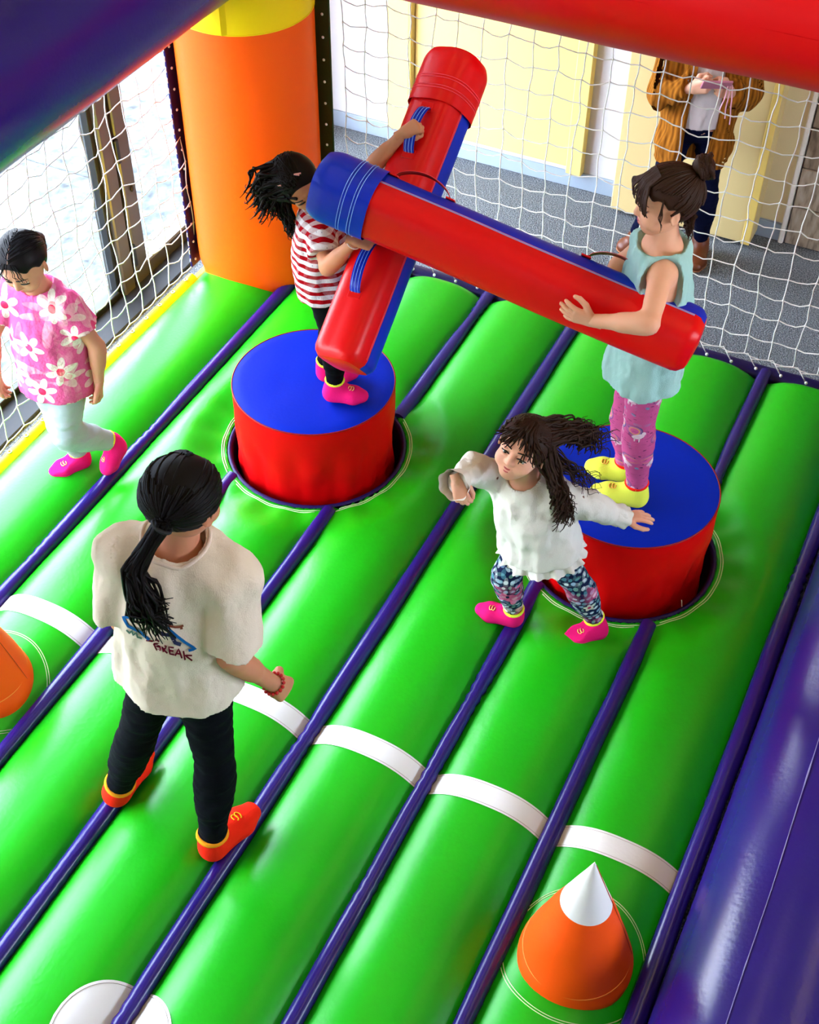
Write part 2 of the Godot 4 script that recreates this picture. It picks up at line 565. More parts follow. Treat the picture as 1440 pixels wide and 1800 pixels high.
func tube_along_z(x: float, za: float, zb: float, r: float, y: float, wob: float, step := 0.025, sd := 0.0) -> MB:
	var b := MB.new()
	var path := PackedVector3Array()
	var rad := PackedFloat32Array()
	var nn := int(absf(zb - za) / step) + 1
	for i in nn + 1:
		var z := lerpf(za, zb, i / float(nn))
		var w := NZ.get_noise_2d(z * 40.0, x * 70.0 + sd)
		var pinch := pow(maxf(0.0, NZ.get_noise_2d(z * 55.0 + 300.0, x * 90.0 + sd)), 2.0) * 2.0
		path.append(Vector3(x + w * 0.006, y + w * 0.004, z))
		rad.append(r * (1.0 + wob * w - pinch * 0.35 * absf(sin(z * 60.0))))
	b.tube(path, rad, 14, true)
	return b

func arena() -> void:
	A = thing("inflatable_arena", "inflatable jousting arena with green striped floor, purple seams and padded beams", "bouncy castle")
	# green floor strips
	for k in 7:
		var x0 := X0 + DX * k
		var b := MB.new()
		var pts := PackedVector3Array()
		var zs := PackedFloat32Array()
		var z := ZB
		while z < ZF:
			zs.append(z)
			z += 0.011 if (z < -3.2 and z > -4.3 and k != 3) else (0.015 if z < -4.95 else 0.03)
		zs.append(ZF)
		var nx := 40
		for zz in zs:
			for i in nx + 1:
				var x := x0 + DX * i / nx
				pts.append(Vector3(x, fy(clampf(x, x0 + 0.0001, x0 + DX - 0.0001), zz), zz))
		b.grid(zs.size(), nx + 1, pts, false, false)
		part("floor_strip", b, M.green, A, "bright green inflated floor strip")
	# purple seam tubes
	for k in range(1, 8):
		var x := X0 + DX * k
		var spans := [[ZF, ZB - 0.02]]
		for c in PEDS:
			var dx := absf(x - c.x)
			if dx < 0.37:
				var h := sqrt(0.395 * 0.395 - dx * dx)
				spans = [[ZF, c.y + h], [c.y - h, ZB - 0.02]]
		for s in spans:
			part("seam_tube", tube_along_z(x, s[0], s[1], 0.033 if k < 7 else 0.036, 0.012 if k < 7 else 0.03, 0.14), M.purple, A, "purple tube between two floor strips")
	# sockets of the pedestals
	for c in PEDS:
		var b := MB.new()
		b.lathe([Vector2(0.30, -0.21), Vector2(0.345, -0.2), Vector2(0.362, -0.06), Vector2(0.366, 0.015), Vector2(0.374, 0.031), Vector2(0.384, 0.034), Vector2(0.390, 0.026)], 72, Vector3(c.x, 0, c.y))
		part("pedestal_socket", b, M.deep_purple, A, "dark purple rim of the hole round a pedestal")
		var r := MB.new()
		floor_ring(r, c, RING, 0.0022)
		floor_ring(r, c, RING + 0.009, 0.0022)
		part("stitching", r, M.thread, A, "pale stitched ring round a pedestal")
	for c in [Vector2(-0.3475, -1.985), Vector2(-2.6725, -2.03)]:
		var r := MB.new()
		floor_ring(r, c, 0.222, 0.0016)
		floor_ring(r, c, 0.230, 0.0016)
		part("stitching", r, M.thread, A, "pale stitched ring round a cone")
	# white line across the strips, one sewn band on each
	for k in 7:
		var x0 := X0 + DX * k
		var lb := strip_patch(x0 + 0.02, x0 + DX - 0.02, func(_x): return Vector2(-2.435, -2.345), 30, 4, 0.0025)
		part("white_band", lb, M.white_vinyl, A, "white band sewn across a floor strip")
		var sb := MB.new()
		for zz in [-2.427, -2.353]:
			var path := PackedVector3Array()
			for i in 25:
				var x := lerpf(x0 + 0.025, x0 + DX - 0.025, i / 24.0)
				path.append(Vector3(x, fy(x, zz) + 0.003, zz))
			sb.tube(path, PackedFloat32Array([0.0010]), 4, false)
		part("stitching", sb, mat(Color(0.78, 0.72, 0.70), 0.8), A)
	# white spot in two halves
	var sc := Vector2(-1.50, -1.135)
	var sr := 0.185
	for h in [[sc.x - sr + 0.001, X0 + DX * 4 - 0.01], [X0 + DX * 4 + 0.01, sc.x + sr - 0.001]]:
		var sp := strip_patch(h[0], h[1], func(x): var q := sqrt(maxf(0.0, sr * sr - (x - sc.x) * (x - sc.x))); return Vector2(sc.y - q, sc.y + q), 24, 10, 0.003)
		part("white_spot", sp, M.white_vinyl, A, "half of the round white spot sewn on the floor")
		var path := PackedVector3Array()
		for i in 41:
			var a := lerpf(0, PI, i / 40.0) + (PI / 2 if h[0] < sc.x - 0.1 else -PI / 2)
			var x := sc.x + cos(a) * (sr - 0.009)
			var z := sc.y + sin(a) * (sr - 0.009)
			if x > h[0] and x < h[1]: path.append(Vector3(x, fy(x, z) + 0.0035, z))
		var sb := MB.new()
		sb.tube(path, PackedFloat32Array([0.001]), 4, false)
		part("stitching", sb, mat(Color(0.6, 0.55, 0.52), 0.8), A)
	# hems and skirts
	var hem := MB.new()
	var hp := PackedVector3Array()
	var hr := PackedFloat32Array()
	for i in 120:
		var x := lerpf(-2.95, 0.75, i / 119.0)
		hp.append(Vector3(x, -0.005 + 0.006 * NZ.get_noise_1d(x * 60.0), ZB - 0.035))
		hr.append(0.046 * (1.0 + 0.1 * NZ.get_noise_1d(x * 90.0 + 50)))
	hem.tube(hp, hr, 12, true, 0.6)
	part("back_hem", hem, M.deep_purple, A, "dark purple padded hem along the back edge")
	var sk := MB.new()
	sk.box(Vector3(-1.3, -0.265, ZB - 0.03), Vector3(4.2, 0.47, 0.04), 0.015)
	part("skirt", sk, M.purple, A)
	sk = MB.new()
	sk.box(Vector3(X0 - 0.025, -0.265, (ZB + ZF) / 2), Vector3(0.05, 0.47, ZF - ZB), 0.015)
	part("skirt", sk, M.yellow, A)
	sk = MB.new()
	sk.box(Vector3(-1.3, -0.265, ZF), Vector3(4.2, 0.47, 0.04), 0.015)
	part("skirt", sk, M.purple, A)
	var under := MB.new()
	under.box(Vector3(-1.74, -0.36, (ZB + ZF) / 2), Vector3(3.24, 0.28, ZF - ZB - 0.05), 0.01)
	part("air_bed", under, M.deep_purple, A)
	# yellow edge band with eyelets
	var yb := MB.new()
	var yp := PackedVector3Array()
	for i in 90:
		var z := lerpf(ZB + 0.5, ZF, i / 89.0)
		for j in 5:
			var q := j / 4.0
			yp.append(Vector3(X0 - 0.055 + 0.062 * q, -0.012 + 0.02 * sin(q * PI) + 0.004 * NZ.get_noise_2d(z * 50, q * 40), z))
	yb.grid(90, 5, yp, false, false)
	part("edge_band", yb, M.yellow, A, "yellow edge band with metal eyelets")
	var ez := -4.52
	while ez < 0.4:
		var eb := MB.new()
		var ep := PackedVector3Array()
		for i in 13:
			var a := TAU * i / 12.0
			ep.append(Vector3(X0 - 0.024 + cos(a) * 0.0085, 0.0105, ez + sin(a) * 0.0085))
		eb.tube(ep, PackedFloat32Array([0.0032]), 5, false)
		part("eyelet", eb, M.brass, A)
		ez += 0.118
	# right bolster
	var bo := MB.new()
	var bp := PackedVector3Array()
	for i in 120:
		var z := lerpf(ZB - 0.1, ZF + 0.05, i / 119.0)
		for j in 49:
			var a := TAU * j / 48.0
			var r := 0.36 + 0.006 * NZ.get_noise_2d(z * 18.0, a * 30.0)
			bp.append(Vector3(0.285 + cos(a) * r, 0.09 + sin(a) * r, z))
	bo.grid(120, 49, bp, true, true)
	part("side_bolster", bo, M.purple, A, "thick purple bolster along the right side")
	var wl := MB.new()
	var wp := PackedVector3Array()
	var wr := PackedFloat32Array()
	for i in 260:
		var z := lerpf(ZB, ZF, i / 259.0)
		var a := deg_to_rad(116.0 + 1.0 * NZ.get_noise_1d(z * 40))
		wp.append(Vector3(0.285 + cos(a) * 0.3605, 0.09 + sin(a) * 0.3605, z))
		wr.append(0.0012 + 0.0028 * maxf(0, NZ.get_noise_1d(z * 160 + 40)))
	wl.tube(wp, wr, 4, false)
	part("seam", wl, mat(Color(0.55, 0.5, 0.72), 0.7), A, "worn pale seam on the purple bolster")
	# columns and beams
	column(Vector3(-3.14, 0, -4.85), true)
	column(Vector3(0.47, 0, -4.85), false)
	column(Vector3(-3.14, 0, 0.25), false)
	beam(Vector3(-3.35, 1.87, -4.86), Vector3(0.75, 1.87, -4.86), 0.305, M.red, "red_beam", "thick red inflated beam over the back net", 2.7)
	beam(Vector3(-3.14, 1.80, -4.95), Vector3(-3.14, 1.80, 0.5), 0.30, M.purple, "purple_beam", "thick purple inflated beam over the left net", 1.92)
	lacing()

func column(at: Vector3, detail: bool) -> void:
	var body := MB.new()
	var rows := 60
	var pts := PackedVector3Array()
	for i in rows + 1:
		var y := lerpf(-0.04, 1.36, i / float(rows))
		for j in 73:
			var a := TAU * j / 72.0
			var r := 0.318 - 0.035 * pow(1.0 - clampf((y + 0.04) / 0.16, 0, 1), 2.0)
			r += 0.006 * sin(y * 75.0 + 3.0 * sin(a * 3.0)) * exp(-(y + 0.04) * 16.0)
			r += 0.003 * NZ.get_noise_3d(cos(a) * 30, y * 25, sin(a) * 30)
			pts.append(at + Vector3(cos(a) * r, y, sin(a) * r))
	body.grid(rows + 1, 73, pts, true, false)
	part("column", body, M.orange, A, "round orange inflated corner column")
	var top := MB.new()
	top.lathe([Vector2(0.318, 1.355), Vector2(0.320, 1.365), Vector2(0.318, 1.45), Vector2(0.316, 1.7), Vector2(0.30, 1.9)], 72, at)
	part("column_top", top, M.yellow, A, "yellow top section of a corner column")
	var seam := MB.new()
	var sp := PackedVector3Array()
	for i in 73:
		var a := TAU * i / 72.0
		sp.append(at + Vector3(cos(a) * 0.3195, 1.36, sin(a) * 0.3195))
	seam.tube(sp, PackedFloat32Array([0.003]), 5, false)
	part("seam", seam, M.yellow, A)
	if detail:
		var flap := MB.new()
		var fp := PackedVector3Array()
		for i in 9:
			var y := lerpf(1.362, 1.62, i / 8.0)
			for j in 5:
				var a := deg_to_rad(70.0) + (j / 4.0) * 0.07
				var r := 0.319 + 0.004 * j
				fp.append(at + Vector3(cos(a) * r, y, sin(a) * r))
		flap.grid(9, 5, fp, false, true)
		part("flap", flap, M.yellow, A)

func beam(a: Vector3, b: Vector3, r: float, m: Material, called: String, label: String, sw: float) -> void:
	var nn := int(a.distance_to(b) / 0.02)
	var pts := PackedVector3Array()
	var t := (b - a).normalized()
	var s := t.cross(Vector3.UP).normalized()
	var u := s.cross(t)
	for i in nn + 1:
		var q := i / float(nn)
		var c := a.lerp(b, q)
		var e := minf(q, 1.0 - q) * a.distance_to(b) / 0.12
		var er := r * (sqrt(1.0 - pow(1.0 - clampf(e, 0, 1), 2.0)))
		for j in 57:
			var w := TAU * j / 56.0
			var rr := er + 0.005 * NZ.get_noise_2d(q * 260.0, w * 30.0)
			rr += 0.008 * (sin(q * 420.0 + 6.0 * NZ.get_noise_2d(q * 900, 3)) - 0.6) * exp(-pow(angle_difference(w, sw) / 0.17, 2.0)) * clampf(e, 0, 1)
			pts.append(c + s * cos(w) * rr + u * sin(w) * rr)
	var mb := MB.new()
	mb.grid(nn + 1, 57, pts, true, false)
	var o := part(called, mb, m, A, label)
	var sm := MB.new()
	var sp := PackedVector3Array()
	for i in 100:
		sp.append(a.lerp(b, lerpf(0.04, 0.96, i / 99.0)) + (s * cos(sw) + u * sin(sw)) * (r - 0.003))
	sm.tube(sp, PackedFloat32Array([0.003]), 5, false)
	part("seam", sm, M.deep_purple if m == M.purple else M.dark_red, o)

# white cord and knots that tie the nets to the hems
func lacing() -> void:
	# dark strips on the corner column
	for s in [[Vector3(-3.425, 0.76, -4.66), Vector3(0.012, 1.50, 0.075), M.deep_purple, 0.0], [Vector3(-2.838, 0.80, -5.03), Vector3(0.075, 1.62, 0.012), M.olive, 0.0]]:
		var b := MB.new()
		b.box(s[0], s[1], 0.004)
		part("lacing_strip", b, s[2], A, "dark strip that holds the net at the corner column")

# ------------------------------------------------------------------ nets
func cord_net(org: Vector3, eu: Vector3, ev: Vector3, out: Vector3, nu: int, nv: int, cell: float, sd: float) -> MB:
	var b := MB.new()
	var sub := 3
	var P := func(u: float, v: float) -> Vector3:
		var fade := minf(1.0, minf(v, nv - v) * 0.8 + 0.25)
		var wob := out * (0.035 * NZ.get_noise_2d(u * 9.0 + sd, v * 9.0)) * fade
		var jx := (NZ.get_noise_2d(u * 26.0 + sd, v * 26.0 + 80) * 0.10 + NZ.get_noise_2d(u * 6.0, v * 6.0 + sd) * 0.16) * fade
		var jy := (NZ.get_noise_2d(u * 26.0 - 60, v * 26.0 + sd) * 0.20) * fade
		var sag := -0.10 * absf(sin(PI * u)) if absf(u - roundf(u)) > 0.001 else 0.0
		return org + eu * cell * (u + jx) + ev * cell * (v + jy + sag) + wob
	for i in nu + 1:
		var path := PackedVector3Array()
		for j in nv * sub + 1: path.append(P.call(float(i), j / float(sub)))
		b.tube(path, PackedFloat32Array([0.0029]), 5, true)
	for j in nv + 1:
		var path := PackedVector3Array()
		for i in nu * sub + 1: path.append(P.call(i / float(sub), float(j)))
		b.tube(path, PackedFloat32Array([0.0029]), 5, true)
	for i in nu + 1:
		for j in nv + 1:
			b.ball(P.call(float(i), float(j)), Vector3.ONE * 0.0055, 4, 6)
	return b

func nets() -> void:
	var t := thing("rope_net", "white rope net closing the back of the arena below the red beam", "net", Vector3(-2.80, 0.06, ZB - 0.055))
	part("mesh", cord_net(Vector3.ZERO, Vector3.RIGHT, Vector3.UP, Vector3.FORWARD, 28, 14, 0.1165, 0.0), M.rope, t)
	var lc := MB.new()
	var x := 0.05
	var cord := PackedVector3Array()
	while x < 3.2:
		lc.ball(Vector3(x, -0.022, 0.058), Vector3(0.008, 0.008, 0.008), 5, 8)
		cord.append(Vector3(x, -0.022, 0.058))
		cord.append(Vector3(x - 0.035, 0.0, 0.03))
		cord.append(Vector3(x + 0.06, 0.004, 0.0))
		x += 0.118
	lc.tube(cord, PackedFloat32Array([0.0028]), 5, false)
	for k in 15:
		var y := 0.05 + k * 0.108
		lc.ball(Vector3(-0.035, y, 0.112), Vector3(0.007, 0.007, 0.005), 5, 8)
	part("lacing", lc, M.rope, t)
	var t2 := thing("rope_net", "white rope net along the left side in front of the glass", "net", Vector3(X0 - 0.06, 0.02, -4.66))
	part("mesh", cord_net(Vector3.ZERO, Vector3.BACK, Vector3.UP, Vector3.LEFT, 43, 14, 0.1165, 300.0), M.rope, t2)
	var l2 := MB.new()
	for k in 15:
		var y := 0.03 + k * 0.103
		l2.ball(Vector3(0.018, y, 0.012), Vector3(0.005, 0.007, 0.007), 5, 8)
	var c2 := PackedVector3Array()
	for k in 60:
		c2.append(Vector3(0.002 + 0.004 * (k % 2), 1.55 - k * 0.0258, 0.03 + 0.012 * (k % 2)))
	l2.tube(c2, PackedFloat32Array([0.0026]), 5, false)
	part("lacing", l2, M.rope, t2)

# ------------------------------------------------------------------ pedestals and cones
func pedestals() -> void:
	var i := 0
	for c in PEDS:
		var t := thing("pedestal", ["round red pedestal with blue top under the girl in the striped shirt", "round red pedestal with blue top under the girl with the hair bun"][i], "pedestal", Vector3(c.x, -0.21, c.y), 0.0, "round pedestals")
		var b := MB.new()
		var pts := PackedVector3Array()
		var rows := 44
		for r in rows + 1:
			var y := lerpf(0.0, 0.605, r / float(rows))
			for j in 97:
				var a := TAU * j / 96.0
				var rr := 0.342 - 0.016 * pow(1.0 - clampf(y / 0.42, 0, 1), 1.6)
				rr += (0.020 * NZ.get_noise_3d(cos(a) * 140 + i * 90, y * 130, sin(a) * 140) + 0.020 * NZ.get_noise_2d(a * 70.0 + i * 40.0, 20 + y * 40.0)) * sstep(0.56, 0.30, y)
				rr -= 0.004 * sstep(0.58, 0.605, y)
				pts.append(Vector3(cos(a) * rr, y, sin(a) * rr))
		b.grid(rows + 1, 97, pts, true, false)
		part("side", b, M.ped_red, t)
		var top := MB.new()
		var tp := PackedVector3Array()
		for r in 19:
			var q := r / 18.0
			for j in 97:
				var a := TAU * j / 96.0
				var rr := 0.3385 * (1.0 - q)
				var y := 0.606 + 0.006 * sqrt(clampf(q * 10, 0, 1)) + 0.0045 * NZ.get_noise_2d(cos(a) * rr * 130 + i * 70, sin(a) * rr * 130) * (1.0 - pow(1.0 - q, 6.0))
				tp.append(Vector3(cos(a) * rr, y, sin(a) * rr))
		top.grid(19, 97, tp, true, false)
		part("top", top, M.ped_blue, t)
		var pip := MB.new()
		var pp := PackedVector3Array()
		for j in 73:
			var a := TAU * j / 72.0
			pp.append(Vector3(cos(a) * 0.3405, 0.6045, sin(a) * 0.3405))
		pip.tube(pp, PackedFloat32Array([0.0035]), 6, false)
		part("piping", pip, M.dark_red, t)
		if i == 1:
			var cd := MB.new()
			var q := PackedVector3Array()
			for k in 8: q.append(Vector3(0.31 + k * 0.003, 0.24 - k * 0.006 + 0.004 * sin(k * 1.7), 0.155 + k * 0.004))
			cd.tube(q, PackedFloat32Array([0.0022]), 5, true)
			part("cord_end", cd, M.rope, t)
		i += 1

func cones() -> void:
	var lab := ["orange inflated cone with white tip beside the purple bolster", "orange inflated cone cut off by the left edge of the picture"]
	var k := 0
	for c in [Vector2(-0.3475, -1.985), Vector2(-2.6725, -2.03)]:
		var t := thing("inflatable_cone", lab[k], "cone", Vector3(c.x, 0.03, c.y), 0.0, "floor cones")
		var H := 0.60
		var R := 0.186
		var split := 0.62
		for pt in [["shell", 0.0, split, M.cone_orange], ["tip", split, 1.0, M.white_vinyl]]:
			var pts := PackedVector3Array()
			var rows := 26
			for r in rows + 1:
				var q := lerpf(pt[1], pt[2], r / float(rows))
				for j in 49:
					var a := TAU * j / 48.0
					var rr := R * (1.0 - pow(q, 1.06)) 
					rr *= 1.0 + 0.05 * sin(PI * minf(q * 1.1, 1.0))
					if q < 0.13: rr += 0.007 * sin(q / 0.13 * PI) - 0.010 * (1.0 - q / 0.13)
					rr += 0.0015 * sin(a * 3.0 + q * 20) * (1 - q)
					pts.append(Vector3(cos(a) * rr, q * H, sin(a) * rr))
			var b := MB.new()
			b.grid(rows + 1, 49, pts, true, false)
			part(pt[0], b, pt[3], t)
		var sb := MB.new()
		var path := PackedVector3Array()
		for j in 49:
			var a := TAU * j / 48.0
			path.append(Vector3(cos(a) * 0.1665, 0.083, sin(a) * 0.1665))
		sb.tube(path, PackedFloat32Array([0.0016]), 5, false)
		part("stitching", sb, mat(Color(1.0, 0.6, 0.25), 0.7), t)
		var vs := MB.new()
		var vp := PackedVector3Array()
		for j in 20:
			var q := lerpf(0.1, 0.97, j / 19.0)
			var rr := R * (1.0 - pow(q, 1.06)) * (1.0 + 0.05 * sin(PI * minf(q * 1.1, 1.0))) + 0.001
			vp.append(Vector3(cos(-0.35) * rr, q * H, sin(-0.35) * rr))
		vs.tube(vp, PackedFloat32Array([0.0014]), 5, false)
		part("seam", vs, mat(Color(0.72, 0.25, 0.05), 0.7), t)
		k += 1

# ------------------------------------------------------------------ jousting poles
# "side" = the way the middle of the red half faces; the other half is blue
func pole(called: String, label: String, a: Vector3, b: Vector3, side: Vector3, cap_at_b: bool, capmat: Material, capthread: Material, handles: Array, strapmat: Material, strapthread: Material) -> void:
	var t := thing(called, label, "jousting pole", a, 0.0, "padded jousting poles")
	var ax := (b - a)
	var L := ax.length()
	var d := ax / L
	var u := (side - d * side.dot(d)).normalized()
	var s := u.cross(d)
	var R := 0.100
	var sec := func(w: float, y: float) -> float:
		var c := absf(cos(w))
		var sn := absf(sin(w))
		var e := 3.4
		var rr := R / pow(pow(c, e) + pow(sn, e), 1.0 / e)
		var end := minf(y, L - y)
		if end < 0.035: rr -= 0.022 * pow(1.0 - end / 0.035, 2.0)
		return rr + 0.004 * NZ.get_noise_3d(cos(w) * 40, y * 60, sin(w) * 40)
	for half in [["red_cover", 0.0, PI, M.red], ["blue_cover", PI, TAU, M.blue]]:
		var pts := PackedVector3Array()
		var rows := 70
		var cols := 37
		for i in rows + 1:
			var y := L * i / rows
			for j in cols:
				var w := lerpf(half[1], half[2], j / float(cols - 1))
				var rr: float = sec.call(w, y)
				pts.append(d * y + (s * cos(w) + u * sin(w)) * rr)
		var m := MB.new()
		m.grid(rows + 1, cols, pts, false, true)
		part(half[0], m, half[3], t)
	for e in [0.0, L]:
		var pts := PackedVector3Array()
		for i in 7:
			for j in 49:
				var w := TAU * j / 48.0
				var rr: float = float(sec.call(w, e)) * (1.0 - i / 6.0)
				pts.append(d * (e + (0.012 if e > 0 else -0.012) * sqrt(i / 6.0)) + (s * cos(w) + u * sin(w)) * rr)
		var m := MB.new()
		m.grid(7, 49, pts, true, e > 0)
		part("end_cap", m, M.red if capmat == M.red or (e == 0.0) == cap_at_b else capmat, t)
	# seam stitching
	var st := MB.new()
	for w0 in [0.0, PI]:
		for off in [0.05, 0.10]:
			var path := PackedVector3Array()
			for i in 50:
				var y := L * lerpf(0.03, 0.97, i / 49.0)
				var w: float = w0 + (off if w0 == 0.0 else -off)
				path.append(d * y + (s * cos(w) + u * sin(w)) * (float(sec.call(w, y)) + 0.0008))
			st.tube(path, PackedFloat32Array([0.0013]), 4, false)
	part("stitching", st, M.red_thread if capmat == M.red else M.blue_thread, t)
	# sleeve over one end
	var y0 := L - 0.20 if cap_at_b else -0.012
	var y1 := L + 0.012 if cap_at_b else 0.20
	var sp := PackedVector3Array()
	for i in 15:
		var y := lerpf(y0, y1, i / 14.0)
		for j in 49:
			var w := TAU * j / 48.0
			var e := minf(absf(y - (L + 0.012 if cap_at_b else -0.012)), 0.05)
			var rr := R / pow(pow(absf(cos(w)), 2.8) + pow(absf(sin(w)), 2.8), 1.0 / 2.8) + 0.013 - 0.016 * pow(1.0 - e / 0.05, 2.0)
			rr += 0.003 * NZ.get_noise_3d(cos(w) * 50, y * 90, sin(w) * 50)
			sp.append(d * y + (s * cos(w) + u * sin(w)) * rr)
	var sl := MB.new()
	sl.grid(15, 49, sp, true, true)
	var slo := part("end_sleeve", sl, capmat, t)
	var disc := PackedVector3Array()
	var ye := y1 if cap_at_b else y0
	for i in 6:
		for j in 49:
			var w := TAU * j / 48.0
			var rr := (R / pow(pow(absf(cos(w)), 2.8) + pow(absf(sin(w)), 2.8), 1.0 / 2.8) - 0.003) * (1.0 - i / 5.0)
			disc.append(d * (ye + (0.012 if cap_at_b else -0.012) * sqrt(i / 5.0)) + (s * cos(w) + u * sin(w)) * rr)
	var dm := MB.new()
	dm.grid(6, 49, disc, true, cap_at_b)
	part("sleeve_end", dm, capmat, slo)
	var ss := MB.new()
	for yy in [0.045, 0.055, 0.085, 0.095]:
		var path := PackedVector3Array()
		var y: float = (y0 + yy) if cap_at_b else (y1 - yy)
		for j in 49:
			var w := TAU * j / 48.0
			path.append(d * y + (s * cos(w) + u * sin(w)) * (R / pow(pow(absf(cos(w)), 2.8) + pow(absf(sin(w)), 2.8), 1.0 / 2.8) + 0.0145))
		ss.tube(path, PackedFloat32Array([0.0013]), 4, false)
	part("stitching", ss, capthread, slo)
	# strap handles: [middle along the pole, section angle, half length]
	for h in handles:
		var w: float = h[1]
		var o := s * cos(w) + u * sin(w)
		var sd := d.cross(o).normalized()
		var r0: float = sec.call(w, h[0])
		var pts := PackedVector3Array()
		for i in 21:
			var q := i / 20.0
			var y: float = h[0] + (q - 0.5) * 2.0 * h[2]
			var lift := 0.055 * pow(sin(PI * q), 0.6) * float(h[3])
			for j in 3:
				pts.append(d * y + o * (r0 + 0.002 + lift + (0.0025 if j == 1 else 0.0)) + sd * (j - 1) * 0.021)
		var hm := MB.new()
		hm.grid(21, 3, pts, false, false)
		var ho := part("handle", hm, strapmat, t)
		var th := MB.new()
		for j in [-0.6, 0.0, 0.6]:
			var path := PackedVector3Array()
			for i in 21:
				var q := i / 20.0
				path.append(d * (h[0] + (q - 0.5) * 2.0 * h[2]) + o * (r0 + 0.005 + 0.055 * pow(sin(PI * q), 0.6) * float(h[3])) + sd * j * 0.021)
			th.tube(path, PackedFloat32Array([0.0011]), 4, false)
		part("stitching", th, strapthread, ho)
		for e in [-1.0, 1.0]:
			var pb := MB.new()
			pb.box(d * (h[0] + e * h[2] * 1.04) + o * (r0 + 0.002), Vector3(0.05, 0.006, 0.034), 0.002, Basis(sd, o, -d if false else sd.cross(o)))
			part("handle_patch", pb, M.red, ho)

const BAT1A := Vector3(-1.81, 0.96, -3.255)
const BAT1B := Vector3(-1.82, 1.66, -4.22)
const BAT2A := Vector3(-1.974, 1.542, -3.459)
const BAT2B := Vector3(-0.649, 1.257, -3.554)

func bats() -> void:
	pole("jousting_pole", "red and blue padded pole slanting upwards, held by its blue straps, red sleeve on top", BAT1A, BAT1B, Vector3(-0.31, 0.55, 1.08), true, M.red, M.red_thread, [[0.34, 1.75, 0.10, 0.75], [0.87, 1.75, 0.09, 0.75]], M.blue, M.blue_thread)
	pole("jousting_pole", "red and blue padded pole held level under one arm, blue sleeve on its end", BAT2A, BAT2B, Vector3(0.43, 0.0, 1.1), false, M.blue, M.blue_thread, [[0.32, -0.75, 0.10, 0.8], [1.02, -0.75, 0.10, 0.8]], M.dark_red, M.red_thread)

